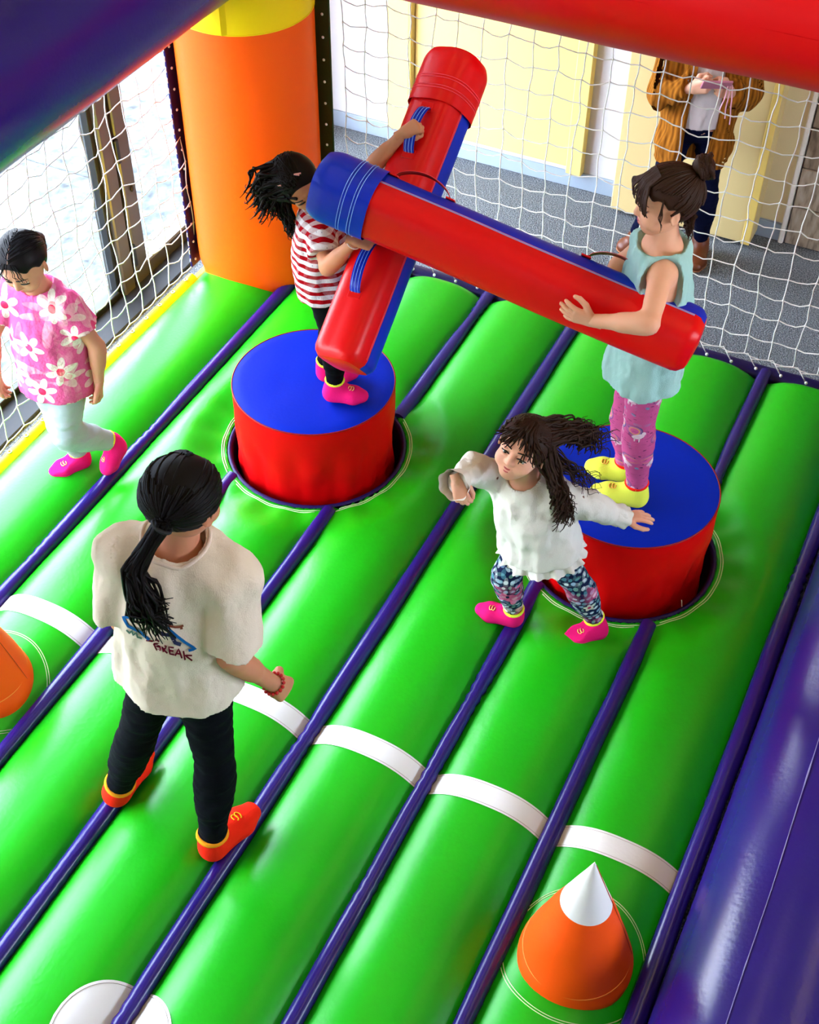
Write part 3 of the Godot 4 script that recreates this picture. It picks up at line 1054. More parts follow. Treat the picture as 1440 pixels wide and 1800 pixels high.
# ------------------------------------------------------------------ distance fields for bodies and clothes
class Field:
	var o: Vector3
	var c: float
	var nx: int
	var ny: int
	var nz: int
	var d := PackedFloat32Array()

	func _init(lo: Vector3, hi: Vector3, cell: float) -> void:
		o = lo; c = cell
		nx = int((hi.x - lo.x) / cell) + 2; ny = int((hi.y - lo.y) / cell) + 2; nz = int((hi.z - lo.z) / cell) + 2
		d.resize(nx * ny * nz)
		d.fill(1.0)

	func span(lo: Vector3, hi: Vector3) -> Array:
		var a := (lo - o) / c
		var b := (hi - o) / c
		return [maxi(0, int(a.x)), maxi(0, int(a.y)), maxi(0, int(a.z)), mini(nx - 1, int(b.x) + 1), mini(ny - 1, int(b.y) + 1), mini(nz - 1, int(b.z) + 1)]

	# tapered limb; cut = flat at the end b
	func cone(a: Vector3, b: Vector3, ra: float, rb: float, k := 0.02, cut := false) -> void:
		var m := maxf(ra, rb) + k + c * 2.0
		var s := span(a.min(b) - Vector3.ONE * m, a.max(b) + Vector3.ONE * m)
		var ab := b - a
		var l2 := maxf(ab.length_squared(), 1e-9)
		var dn := ab / sqrt(l2)
		for z in range(s[2], s[5] + 1):
			for y in range(s[1], s[4] + 1):
				var i: int = (z * ny + y) * nx + s[0]
				var p := o + Vector3(s[0], y, z) * c - a
				for x in range(s[0], s[3] + 1):
					var t := clampf(p.dot(ab) / l2, 0.0, 1.0)
					var e := (p - ab * t).length() - ra - (rb - ra) * t
					if cut: e = maxf(e, (p - ab).dot(dn))
					var v := d[i]
					if e < v + k:
						var h := maxf(k - absf(v - e), 0.0) / k
						d[i] = minf(v, e) - h * h * k * 0.25
					i += 1
					p.x += c

	func ell(cn: Vector3, bs: Basis, r: Vector3, k := 0.02) -> void:
		var m := maxf(r.x, maxf(r.y, r.z)) + k + c * 2.0
		var s := span(cn - Vector3.ONE * m, cn + Vector3.ONE * m)
		var inv := bs.transposed()
		for z in range(s[2], s[5] + 1):
			for y in range(s[1], s[4] + 1):
				var i: int = (z * ny + y) * nx + s[0]
				for x in range(s[0], s[3] + 1):
					var p := inv * (o + Vector3(x, y, z) * c - cn)
					var q := p / r
					var k0 := q.length()
					var e := k0 * (k0 - 1.0) / maxf((q / r).length(), 1e-6)
					if k0 < 1e-4: e = -minf(r.x, minf(r.y, r.z))
					var v := d[i]
					if e < v + k:
						var h := maxf(k - absf(v - e), 0.0) / k
						d[i] = minf(v, e) - h * h * k * 0.25
					i += 1

	func carve(cn: Vector3, bs: Basis, r: Vector3, k := 0.01) -> void:
		var m := maxf(r.x, maxf(r.y, r.z)) + k + c * 2.0
		var s := span(cn - Vector3.ONE * m, cn + Vector3.ONE * m)
		var inv := bs.transposed()
		for z in range(s[2], s[5] + 1):
			for y in range(s[1], s[4] + 1):
				var i: int = (z * ny + y) * nx + s[0]
				for x in range(s[0], s[3] + 1):
					var q := (inv * (o + Vector3(x, y, z) * c - cn)) / r
					var k0 := q.length()
					var e := -(k0 * (k0 - 1.0) / maxf((q / r).length(), 1e-6))
					var v := d[i]
					var h := maxf(k - absf(v - e), 0.0) / k
					d[i] = maxf(v, e) + h * h * k * 0.25
					i += 1

	# keep only what lies behind the plane through p with outward normal n, near "around"
	func cut(p0: Vector3, n: Vector3, around := Vector3.ZERO, reach := 99.0) -> void:
		for z in nz:
			for y in ny:
				var i := (z * ny + y) * nx
				for x in nx:
					var p := o + Vector3(x, y, z) * c
					if reach > 50.0 or p.distance_to(around) < reach:
						d[i] = maxf(d[i], (p - p0).dot(n))
					i += 1

	func crease(nz_: FastNoiseLite, amp: float, fr: Vector3) -> void:
		for z in nz:
			for y in ny:
				var i := (z * ny + y) * nx
				for x in nx:
					if absf(d[i]) < c * 4.0:
						var p := (o + Vector3(x, y, z) * c) * fr
						d[i] += amp * (nz_.get_noise_3dv(p) - 0.32)
					i += 1

	func at(p: Vector3) -> float:
		var q := (p - o) / c
		var x := clampi(int(q.x), 0, nx - 2)
		var y := clampi(int(q.y), 0, ny - 2)
		var z := clampi(int(q.z), 0, nz - 2)
		var f := q - Vector3(x, y, z)
		var i := (z * ny + y) * nx + x
		var a := lerpf(lerpf(d[i], d[i + 1], f.x), lerpf(d[i + nx], d[i + nx + 1], f.x), f.y)
		i += nx * ny
		var b := lerpf(lerpf(d[i], d[i + 1], f.x), lerpf(d[i + nx], d[i + nx + 1], f.x), f.y)
		return lerpf(a, b, f.z)

	# the first point on the surface from p along dir
	func hit(p: Vector3, dir: Vector3) -> Vector3:
		var q := p
		for i in 60:
			var v := at(q)
			if v < 0.0008: break
			q += dir * minf(v * 0.8, 0.02)
		return q

	func net(mb: MB) -> void:
		var id := PackedInt32Array()
		id.resize(nx * ny * nz)
		id.fill(-1)
		var sx := 1
		var sy := nx
		var sz := nx * ny
		var off := [0, sx, sy, sx + sy, sz, sx + sz, sy + sz, sx + sy + sz]
		var ed := [[0, 1], [2, 3], [4, 5], [6, 7], [0, 2], [1, 3], [4, 6], [5, 7], [0, 4], [1, 5], [2, 6], [3, 7]]
		var co := [Vector3(0, 0, 0), Vector3(1, 0, 0), Vector3(0, 1, 0), Vector3(1, 1, 0), Vector3(0, 0, 1), Vector3(1, 0, 1), Vector3(0, 1, 1), Vector3(1, 1, 1)]
		var lim := c * 2.2
		var live := PackedInt32Array()
		var q := PackedFloat32Array()
		q.resize(8)
		for z in nz - 1:
			for y in ny - 1:
				var i := (z * ny + y) * nx
				for x in nx - 1:
					var v0 := d[i]
					if v0 < lim and v0 > -lim:
						var neg := 0
						for k in 8:
							q[k] = d[i + off[k]]
							if q[k] < 0.0: neg += 1
						if neg > 0 and neg < 8:
							var p := Vector3.ZERO
							var n := 0
							for e in ed:
								var a := q[e[0]]
								var b := q[e[1]]
								if (a < 0.0) != (b < 0.0):
									p += co[e[0]].lerp(co[e[1]], a / (a - b))
									n += 1
							id[i] = mb.v.size()
							live.append(i)
							mb.v.append(o + (Vector3(x, y, z) + p / n) * c)
							var g := Vector3(q[1] + q[3] + q[5] + q[7] - q[0] - q[2] - q[4] - q[6], q[2] + q[3] + q[6] + q[7] - q[0] - q[1] - q[4] - q[5], q[4] + q[5] + q[6] + q[7] - q[0] - q[1] - q[2] - q[3])
							mb.n.append(g.normalized())
							mb.uv.append(Vector2.ZERO)
					i += 1
		for i in live:
			var v0 := d[i] < 0.0
			for ax in 3:
				var s1: int = [sx, sy, sz][ax]
				var s2: int = [sy, sz, sx][ax]
				var s3: int = [sz, sx, sy][ax]
				if i - s2 - s3 < 0 or (d[i + s1] < 0.0) == v0: continue
				var a := id[i]
				var b := id[i - s2]
				var e := id[i - s2 - s3]
				var f := id[i - s3]
				if a < 0 or b < 0 or e < 0 or f < 0: continue
				if v0: mb.quad_idx(a, f, e, b)
				else: mb.quad_idx(a, b, e, f)

func graft(to: MB, from: MB, xf: Transform3D, mirror := false) -> void:
	var base := to.v.size()
	var nb := xf.basis.inverse().transposed()
	for i in from.v.size():
		to.v.append(xf * from.v[i]); to.n.append((nb * from.n[i]).normalized()); to.uv.append(from.uv[i])
	for i in range(0, from.ix.size(), 3):
		if mirror:
			to.ix.append(base + from.ix[i]); to.ix.append(base + from.ix[i + 2]); to.ix.append(base + from.ix[i + 1])
		else:
			to.ix.append(base + from.ix[i]); to.ix.append(base + from.ix[i + 1]); to.ix.append(base + from.ix[i + 2])

# ------------------------------------------------------------------ a head of height 1, face towards +z, made once
var head_mesh: MB
var cap_open: MB
var cap_full: MB
var hand_mesh := {}

func make_head() -> void:
	var F := Field.new(Vector3(-0.56, -0.62, -0.6), Vector3(0.56, 0.62, 0.64), 0.024)
	F.ell(Vector3(0, 0.13, -0.06), Basis(), Vector3(0.365, 0.37, 0.42), 0.02)
	F.ell(Vector3(0, -0.13, 0.06), Basis(), Vector3(0.295, 0.33, 0.305), 0.12)
	F.ell(Vector3(0, -0.37, 0.20), Basis(), Vector3(0.12, 0.10, 0.11), 0.12)
	for s in [-1.0, 1.0]:
		F.ell(Vector3(0.17 * s, -0.16, 0.24), Basis(), Vector3(0.125, 0.13, 0.11), 0.08)
		F.cone(Vector3(0.05 * s, 0.115, 0.345), Vector3(0.21 * s, 0.12, 0.27), 0.03, 0.025, 0.06)
	for s in [-1.0, 1.0]:
		F.carve(Vector3(0.145 * s, 0.015, 0.405), Basis(), Vector3(0.095, 0.055, 0.08), 0.05)
	F.cone(Vector3(0, 0.06, 0.33), Vector3(0, -0.115, 0.405), 0.03, 0.045, 0.05)
	for s in [-1.0, 1.0]:
		F.ell(Vector3(0.045 * s, -0.125, 0.37), Basis(), Vector3(0.035, 0.03, 0.04), 0.03)
		# lids
		F.ell(Vector3(0.145 * s, 0.045, 0.315), Basis(), Vector3(0.085, 0.035, 0.06), 0.02)
		F.ell(Vector3(0.145 * s, -0.045, 0.31), Basis(), Vector3(0.08, 0.025, 0.05), 0.025)
		# ears
		F.ell(Vector3(0.375 * s, -0.04, -0.05), Basis(Vector3.UP, 0.45 * s), Vector3(0.03, 0.12, 0.085), 0.03)
		F.carve(Vector3(0.415 * s, -0.03, -0.03), Basis(Vector3.UP, 0.45 * s), Vector3(0.025, 0.075, 0.045), 0.02)
	F.ell(Vector3(0, -0.235, 0.335), Basis(), Vector3(0.095, 0.026, 0.035), 0.04)
	F.ell(Vector3(0, -0.285, 0.325), Basis(), Vector3(0.08, 0.03, 0.035), 0.04)
	head_mesh = MB.new()
	F.net(head_mesh)
	for open in [true, false]:
		var G := Field.new(Vector3(-0.62, -0.62, -0.7), Vector3(0.62, 0.72, 0.62), 0.03)
		G.ell(Vector3(0, 0.13, -0.075), Basis(), Vector3(0.408, 0.425, 0.462), 0.02)
		var n := Vector3(0, -0.50, 0.866)
		G.cut(Vector3(0, 0.315, 0.335), n)
		G.carve(Vector3(0, 0.13, 0.47), Basis(), Vector3(0.29, 0.26, 0.22), 0.05)
		if open:
			for s in [-1.0, 1.0]:
				G.carve(Vector3(0.43 * s, -0.08, -0.01), Basis(), Vector3(0.17, 0.19, 0.15), 0.04)
				G.carve(Vector3(0.34 * s, -0.06, 0.22), Basis(), Vector3(0.14, 0.30, 0.18), 0.06)
		G.cut(Vector3(0, -0.22, 0), Vector3(0, -1, 0))
		var m := MB.new()
		G.net(m)
		if open: cap_open = m
		else: cap_full = m

# ------------------------------------------------------------------ hands of length 1: fingers +y, palm +z, thumb +x
func make_hand(pose: String) -> MB:
	if hand_mesh.has(pose): return hand_mesh[pose]
	var F := Field.new(Vector3(-0.5, -0.30, -0.35), Vector3(0.62, 1.12, 0.70), 0.03)
	var curl: Array = {"open": [8, 10, 8], "relaxed": [25, 35, 22], "grip": [62, 82, 50], "fist": [78, 98, 62]}[pose]
	var spread: float = {"open": 11.0, "relaxed": 4.0, "grip": 2.0, "fist": 1.0}[pose]
	F.cone(Vector3(0, -0.28, 0), Vector3(0, 0.04, 0), 0.145, 0.15, 0.04)
	var bx := [0.17, 0.06, -0.055, -0.16]
	var by := [0.47, 0.50, 0.475, 0.42]
	var ln := [0.40, 0.45, 0.41, 0.32]
	for f in 4:
		F.cone(Vector3(bx[f] * 0.55, 0.03, 0), Vector3(bx[f], by[f], 0), 0.105, 0.088, 0.07)
	for f in 4:
		var p := Vector3(bx[f], by[f] - 0.03, 0.0)
		var sp := deg_to_rad(spread * (1.5 - f))
		var a := 0.0
		for g in 3:
			a += deg_to_rad(curl[g] * (1.0 + 0.06 * f))
			var dir := Vector3(sin(sp) * cos(a), cos(sp) * cos(a), sin(a))
			var q: Vector3 = p + dir * (ln[f] * [0.46, 0.31, 0.25][g])
			F.cone(p, q, [0.078, 0.070, 0.064][g], [0.070, 0.064, 0.052][g], 0.018)
			p = q
	var th: Array = {"open": [Vector3(0.36, 0.30, 0.10), Vector3(0.47, 0.50, 0.13), Vector3(0.50, 0.64, 0.13)], "relaxed": [Vector3(0.29, 0.28, 0.16), Vector3(0.31, 0.47, 0.21), Vector3(0.27, 0.60, 0.22)], "grip": [Vector3(0.26, 0.24, 0.20), Vector3(0.20, 0.38, 0.36), Vector3(0.08, 0.44, 0.44)], "fist": [Vector3(0.26, 0.26, 0.18), Vector3(0.20, 0.44, 0.30), Vector3(0.05, 0.48, 0.34)]}[pose]
	F.cone(Vector3(0.09, 0.08, 0.03), th[0], 0.115, 0.085, 0.05)
	F.cone(th[0], th[1], 0.084, 0.074, 0.02)
	F.cone(th[1], th[2], 0.074, 0.058, 0.02)
	var m := MB.new()
	F.net(m)
	hand_mesh[pose] = m
	return m

func frame(fwd: Vector3, up: Vector3) -> Basis:
	var z := fwd.normalized()
	var x := up.cross(z).normalized()
	return Basis(x, z.cross(x), z)

# ------------------------------------------------------------------ figures
func torso_basis(J: Dictionary) -> Basis:
	var pel: Vector3 = (J.hipL + J.hipR) * 0.5
	var up: Vector3 = (J.neck - pel).normalized()
	var lr: Vector3 = (J.shL - J.shR) + (J.hipL - J.hipR) * 0.5
	lr = (lr - up * lr.dot(up)).normalized()
	return Basis(lr, up, lr.cross(up))

func torso(F: Field, J: Dictionary, S: float, i: float, low := true) -> void:
	var bs := torso_basis(J)
	var pel: Vector3 = (J.hipL + J.hipR) * 0.5
	var T: float = (J.neck - pel).length()
	F.ell(pel + bs.y * T * 0.66, bs, Vector3(0.112 * S + i, T * 0.36 + i, 0.080 * S + i), 0.03)
	F.ell(pel + bs.y * T * 0.34, bs, Vector3(0.100 * S + i, T * 0.34 + i, 0.082 * S + i), 0.05)
	if low: F.ell(pel + bs.y * T * 0.02, bs, Vector3(0.108 * S + i, 0.085 * S + i, 0.088 * S + i), 0.04)
	F.cone(J.shL, J.neck - bs.y * 0.035 * S, 0.040 * S + i, 0.050 * S + i, 0.04)
	F.cone(J.shR, J.neck - bs.y * 0.035 * S, 0.040 * S + i, 0.050 * S + i, 0.04)

func foot(F: Field, an: Vector3, to: Vector3, he: Vector3, S: float, i: float) -> void:
	var up := Vector3.UP
	var dr := (to - he).normalized()
	var sd := dr.cross((an - he).normalized() if absf(dr.y) > 0.6 else up).normalized()
	var h0 := he + dr * 0.022 * S
	var ball := he.lerp(to, 0.68)
	F.cone(an, h0.lerp(an, 0.25), 0.030 * S + i, 0.030 * S + i, 0.02)
	F.cone(h0, ball, 0.026 * S + i, 0.024 * S + i, 0.03)
	F.cone(an.lerp(h0, 0.3), ball, 0.024 * S + i, 0.021 * S + i, 0.03)
	for s in [-1.0, 1.0]:
		F.cone(h0 + sd * s * 0.004 * S, ball + sd * s * 0.015 * S, 0.022 * S + i, 0.021 * S + i, 0.02)
		F.cone(ball + sd * s * 0.014 * S, to - dr * 0.014 * S + sd * s * 0.009 * S, 0.021 * S + i, 0.015 * S + i, 0.02)

func bounds(J: Dictionary, keys: Array, pad: float) -> Array:
	var lo := Vector3.ONE * 99
	var hi := Vector3.ONE * -99
	for k in keys:
		lo = lo.min(J[k]); hi = hi.max(J[k])
	return [lo - Vector3.ONE * pad, hi + Vector3.ONE * pad]

func heel(J: Dictionary, s: String) -> Vector3:
	return J["he" + s]

func make_person(called: String, label: String, base: Vector3, J: Dictionary, S: float, skin: Color, hd: Dictionary, hands: Array) -> Node3D:
	var t := thing(called, label, "person", base, deg_to_rad(YAW), "")
	var keys := ["neck", "shL", "shR", "elL", "elR", "wrL", "wrR", "hipL", "hipR", "knL", "knR", "anL", "anR", "toL", "toR"]
	var bb := bounds(J, keys, 0.11 * S)
	var F := Field.new(bb[0], bb[1], 0.011 * maxf(1.0, S * 0.85))
	torso(F, J, S, 0.0)
	F.cone(J.neck - torso_basis(J).y * 0.03 * S, J.head.lerp(J.neck, 0.25), 0.046 * S, 0.042 * S, 0.03)
	for s in ["L", "R"]:
		F.cone(J["sh" + s], J["el" + s], 0.037 * S, 0.029 * S, 0.025)
		F.cone(J["el" + s], J["wr" + s], 0.030 * S, 0.0205 * S, 0.015)
		F.cone(J["el" + s].lerp(J["wr" + s], 0.15), J["el" + s].lerp(J["wr" + s], 0.45), 0.031 * S, 0.027 * S, 0.02)
		F.cone(J["hip" + s], J["kn" + s], 0.062 * S, 0.043 * S, 0.03)
		F.cone(J["kn" + s], J["an" + s], 0.042 * S, 0.027 * S, 0.02)
		foot(F, J["an" + s], J["to" + s], heel(J, s), S, -0.010)
	var mb := MB.new()
	F.net(mb)
	var hb := frame(hd.fwd, hd.up)
	var hx := Transform3D(hb.scaled(Vector3.ONE), J.head)
	hx = Transform3D(hb * Basis.from_scale(Vector3.ONE * hd.size), J.head)
	graft(mb, head_mesh, hx)
	for h in hands:
		var w: Vector3 = J["wr" + h[0]]
		var y: Vector3 = h[1].normalized()
		var z: Vector3 = (h[2] - y * y.dot(h[2])).normalized()
		var x: Vector3 = y.cross(z)
		if h[0] == "L": x = -x
		graft(mb, make_hand(h[3]), Transform3D(Basis(x * h[4], y * h[4], z * h[4]), w), h[0] == "L")
	var sk := mat(skin, 0.55, 0.35)
	sk.subsurf_scatter_enabled = true
	sk.subsurf_scatter_strength = 0.12
	var body := part("body", mb, sk, t)
	if hd.get("face", true):
		face(t, hx, hd)
	return t

func face(t: Node3D, hx: Transform3D, hd: Dictionary) -> void:
	var white := mat(Color(0.86, 0.83, 0.80), 0.25)
	var iris := mat(hd.get("iris", Color(0.10, 0.06, 0.04)), 0.2)
	var dark := mat(hd.hair.darkened(0.2), 0.8)
	var lid: float = hd.get("lid", 0.0)
	for s in [-1.0, 1.0]:
		var e := MB.new()
		e.ball(hx * Vector3(0.145 * s, 0.0, 0.285), Vector3.ONE * 0.068 * hd.size, 8, 12)
		var eo := part("eye", e, white, t)
		var p := MB.new()
		p.ball(hx * Vector3(0.145 * s + hd.get("look", 0.0), -0.01 - lid * 0.01, 0.327), Vector3(0.034, 0.034, 0.03) * hd.size, 6, 10, hx.basis.orthonormalized())
		part("iris", p, iris, eo)
		var l := MB.new()
		var pl := PackedVector3Array()
		for i in 7:
			var q := i / 6.0 * 2.0 - 1.0
			pl.append(hx * Vector3(s * (0.148 + 0.078 * q), 0.028 - 0.026 * q * q - lid * 0.03, 0.362 - 0.030 * q * q - 0.02 * q))
		l.tube(pl, PackedFloat32Array([0.007 * hd.size, 0.012 * hd.size, 0.014 * hd.size, 0.014 * hd.size, 0.013 * hd.size, 0.012 * hd.size, 0.006 * hd.size]), 5)
		part("eyelashes", l, dark, t)
		var b := MB.new()
		var pb := PackedVector3Array()
		for i in 7:
			var q := i / 6.0 * 2.0 - 1.0
			pb.append(hx * Vector3(s * (0.15 + 0.095 * q), 0.125 - 0.018 * q * q, 0.372 - 0.028 * q * q - 0.045 * q))
		b.tube(pb, PackedFloat32Array([0.010 * hd.size, 0.014 * hd.size, 0.014 * hd.size, 0.013 * hd.size, 0.011 * hd.size, 0.009 * hd.size, 0.004 * hd.size]), 5, true, 0.6)
		part("eyebrow", b, dark, t)
	var m := MB.new()
	for u in [[-0.236, 0.016, 0.366], [-0.285, 0.020, 0.352]]:
		var pm := PackedVector3Array()
		var rm := PackedFloat32Array()
		for i in 9:
			var q := i / 8.0 * 2.0 - 1.0
			pm.append(hx * Vector3(0.115 * q, u[0] + hd.get("smile", 0.02) * q * q + (0.02 * q * q if u[0] < -0.26 else 0.0), u[2] - 0.06 * q * q))
			rm.append(u[1] * hd.size * (1.05 - 0.75 * q * q))
		m.tube(pm, rm, 6)
	part("lips", m, mat(Color(0.72, 0.30, 0.30), 0.4), t)

# ---------------- hair
func lock(mb: MB, pts: Array, r0: float, r1: float, wave := 0.0, turns := 3.0, ph := 0.0, n := 16) -> void:
	var cv := Curve3D.new()
	for i in pts.size():
		var tn: Vector3 = (pts[mini(i + 1, pts.size() - 1)] - pts[maxi(i - 1, 0)]) * 0.18
		cv.add_point(pts[i], -tn, tn)
	var L := cv.get_baked_length()
	var path := PackedVector3Array()
	var rad := PackedFloat32Array()
	for i in n + 1:
		var q := i / float(n)
		var p := cv.sample_baked(L * q)
		var a := q * turns * TAU + ph
		p += Vector3(sin(a), cos(a * 0.9 + 1.0), sin(a * 1.1 + 2.0)) * wave * q
		path.append(p)
		rad.append(lerpf(r0, r1, q * q))
	mb.tube(path, rad, 5, true)

func scalp(hx: Transform3D, dir: Vector3, lift := 1.0) -> Vector3:
	var d := dir.normalized()
	var r := Vector3(0.412, 0.430, 0.467)
	var k := 1.0 / (d / r).length()
	return hx * (Vector3(0, 0.13, -0.075) + d * k * lift)

# strands laid over the scalp from one direction to another (head frame)
func comb(mb: MB, hx: Transform3D, from: Vector3, to: Vector3, jit_a: float, jit_b: float, count: int, r: float) -> void:
	for i in count:
		var a := (from + Vector3(RN.randf_range(-1, 1), RN.randf_range(-1, 1), RN.randf_range(-1, 1)) * jit_a).normalized()
		var b := (to + Vector3(RN.randf_range(-1, 1), RN.randf_range(-1, 1), RN.randf_range(-1, 1)) * jit_b).normalized()
		var pts := []
		var lift := RN.randf_range(0.992, 1.018)
		for k in 6:
			pts.append(scalp(hx, a.slerp(b, k / 5.0), lift + 0.006 * sin(k * 2.0 + i)))
		lock(mb, pts, r * RN.randf_range(0.7, 1.3), r * 0.5, 0.0, 1.0, 0.0, 9)

func jitter(s: float) -> Vector3:
	return Vector3(RN.randf_range(-s, s), RN.randf_range(-s, s), RN.randf_range(-s, s))

# ---------------- clothes
func garment(t: Node3D, called: String, F: Field, m: Material, label := "") -> MeshInstance3D:
	var mb := MB.new()
	F.net(mb)
	return part(called, mb, m, t, label)

func socks(t: Node3D, J: Dictionary, S: float, m: Material, cuff: Material, mark: Material) -> void:
	for s in ["L", "R"]:
		var an: Vector3 = J["an" + s]
		var to: Vector3 = J["to" + s]
		var he := heel(J, s)
		var shin: Vector3 = (J["kn" + s] - an).normalized()
		var bb := [an.min(to).min(he) - Vector3.ONE * 0.05 * S, an.max(to).max(he) + Vector3.ONE * 0.055 * S]
		var F := Field.new(bb[0], bb[1], 0.0065 * maxf(1.0, S * 0.8))
		foot(F, an, to, he, S, 0.005)
		F.cut(an + shin * 0.012 * S, shin)
		var so := garment(t, "sock", F, m)
		var c := MB.new()
		var path := PackedVector3Array()
		var sd := shin.cross(to - he).normalized()
		var fw := sd.cross(shin)
		for i in 25:
			var a := TAU * i / 24.0
			path.append(an + shin * (0.014 * S) + (sd * cos(a) * 0.034 + fw * sin(a) * 0.036) * S)
		c.tube(path, PackedFloat32Array([0.0060 * S]), 6, false, 1.3, shin)
		part("sock_cuff", c, cuff, so)
		# small curled mark on the instep
		var mk := MB.new()
		var dr := (to - he).normalized()
		var sd2 := dr.cross(shin).normalized()
		var nn := sd2.cross(dr).normalized()
		for k in 2:
			var mp := PackedVector3Array()
			for i in 12:
				var a := i / 11.0 * TAU * 0.8
				var p := he.lerp(to, 0.60 + 0.06 * k + 0.035 * sin(a)) + sd2 * 0.011 * S * cos(a) + nn * 0.09 * S
				mp.append(F.hit(p, -nn) + nn * 0.001)
			mk.tube(mp, PackedFloat32Array([0.0018 * S]), 4, true)
		part("grip_mark", mk, mark, so)

func trousers(t: Node3D, J: Dictionary, S: float, m: Material, i: float, upto: float, called := "leggings", wr := 0.004) -> void:
	var bb := bounds(J, ["hipL", "hipR", "knL", "knR", "anL", "anR"], 0.12 * S)
	var F := Field.new(bb[0], bb[1] + Vector3.UP * 0.04, 0.0095 * maxf(1.0, S * 0.85))
	var bs := torso_basis(J)
	var pel: Vector3 = (J.hipL + J.hipR) * 0.5
	F.ell(pel + bs.y * 0.01 * S, bs, Vector3(0.108 * S + i, 0.095 * S + i, 0.088 * S + i), 0.03)
	for s in ["L", "R"]:
		F.cone(J["hip" + s], J["kn" + s], 0.062 * S + i, 0.043 * S + i, 0.025)
		var e: Vector3 = J["kn" + s].lerp(J["an" + s], upto)
		F.cone(J["kn" + s], e, 0.043 * S + i, 0.031 * S + i, 0.02, true)
		F.cone(J["kn" + s].lerp(e, 0.15), J["kn" + s].lerp(e, 0.5), 0.045 * S + i, 0.040 * S + i, 0.03)
	F.crease(NZ, wr, Vector3(500, 1400, 500))
	garment(t, called, F, m)

# o: inflate, hem (distance below pelvis along the spine), flare, sleeve fractions, neck radii, wrinkle
func top_field(J: Dictionary, S: float, o: Dictionary) -> Field:
	var bb := bounds(J, ["neck", "shL", "shR", "elL", "elR", "wrL", "wrR", "hipL", "hipR"], 0.17 * S)
	var F := Field.new(bb[0], bb[1], 0.0070 * maxf(1.0, S * 0.85))
	var bs := torso_basis(J)
	var pel: Vector3 = (J.hipL + J.hipR) * 0.5
	torso(F, J, S, o.i)
	var hem: Vector3 = pel - bs.y * o.hem + bs.z * o.get("hem_fwd", 0.0)
	var T: float = (J.neck - pel).length()
	for q in 4:
		var a := q / 3.0
		var c := (pel + bs.y * T * 0.55).lerp(hem, a)
		var w := lerpf(0.108 * S + o.i, 0.112 * S + o.i + o.flare, a)
		F.ell(c, bs, Vector3(w, 0.12 * S, w * 0.80), 0.05)
	if o.get("sleeve", 0.0) > 0.0:
		for s in ["L", "R"]:
			var a: Vector3 = J["sh" + s]
			var b: Vector3 = J["el" + s]
			var w: Vector3 = J["wr" + s]
			var sr: float = o.get("sleeve_r", 0.02)
			if o.sleeve <= 1.0:
				F.cone(a, a.lerp(b, o.sleeve), 0.040 * S + o.i * 0.8, 0.036 * S + sr, 0.010, true)
			else:
				F.cone(a, b, 0.040 * S + o.i, 0.032 * S + o.i, 0.03)
				F.cone(b, b.lerp(w, o.sleeve - 1.0), 0.031 * S + o.i, 0.024 * S + sr, 0.02, true)
	F.crease(NZ, o.get("wr", 0.012), o.get("fr", Vector3(520, 300, 520)))
	F.crease(NZ, 0.003, Vector3(1100, 700, 1100))
	F.cut(hem, -bs.y)
	F.carve(J.neck + bs.y * 0.03 * S + bs.z * o.get("neck_fwd", 0.015), bs, Vector3(o.neck, 0.055 * S + o.get("neck_drop", 0.0), o.neck * 0.95), 0.006)
	return F

# ------------------------------------------------------------------ printed fabrics
func blob(im: Image, cx: float, cy: float, rx: float, ry: float, c: Color, turn := 0.0, petals := 0, depth := 0.0) -> void:
	var w := im.get_width()
	var m := int(maxf(rx, ry)) + 2
	for y in range(-m, m + 1):
		for x in range(-m, m + 1):
			var p := Vector2(x, y).rotated(-turn)
			var q := Vector2(p.x / rx, p.y / ry)
			var lim := 1.0
			if petals > 0: lim = 1.0 - depth * (0.5 - 0.5 * cos(petals * q.angle()))
			if q.length() < lim:
				im.set_pixel(posmod(int(cx) + x, w), posmod(int(cy) + y, w), c)

func stripes_print() -> ImageTexture:
	var im := Image.create(256, 256, false, Image.FORMAT_RGB8)
	im.fill(Color(0.93, 0.92, 0.93))
	for k in 8:
		im.fill_rect(Rect2i(0, k * 32, 256, 15), Color(0.62, 0.02, 0.08))
	for k in 16:
		im.fill_rect(Rect2i((k * 67) % 250, (k % 8) * 32 + 22, 3, 3), Color(0.2, 0.25, 0.5))
	return ImageTexture.create_from_image(im)

func daisy_print() -> ImageTexture:
	var im := Image.create(512, 512, false, Image.FORMAT_RGB8)
	im.fill(Color(0.88, 0.36, 0.58))
	RN.seed = 31
	var spots := [Vector2(80, 90), Vector2(230, 60), Vector2(390, 110), Vector2(150, 230), Vector2(310, 240), Vector2(470, 270), Vector2(70, 380), Vector2(220, 400), Vector2(380, 410), Vector2(490, 480)]
	for s in spots:
		var a := RN.randf() * TAU
		for k in 6:
			var d := Vector2.from_angle(a + k * TAU / 6.0)
			blob(im, s.x + d.x * 38, s.y + d.y * 38, 28, 15, Color(0.97, 0.95, 0.88), d.angle())
		blob(im, s.x, s.y, 17, 17, Color(0.90, 0.08, 0.22))
	blob(im, 310, 150, 20, 22, Color(0.72, 0.82, 0.25))
	return ImageTexture.create_from_image(im)

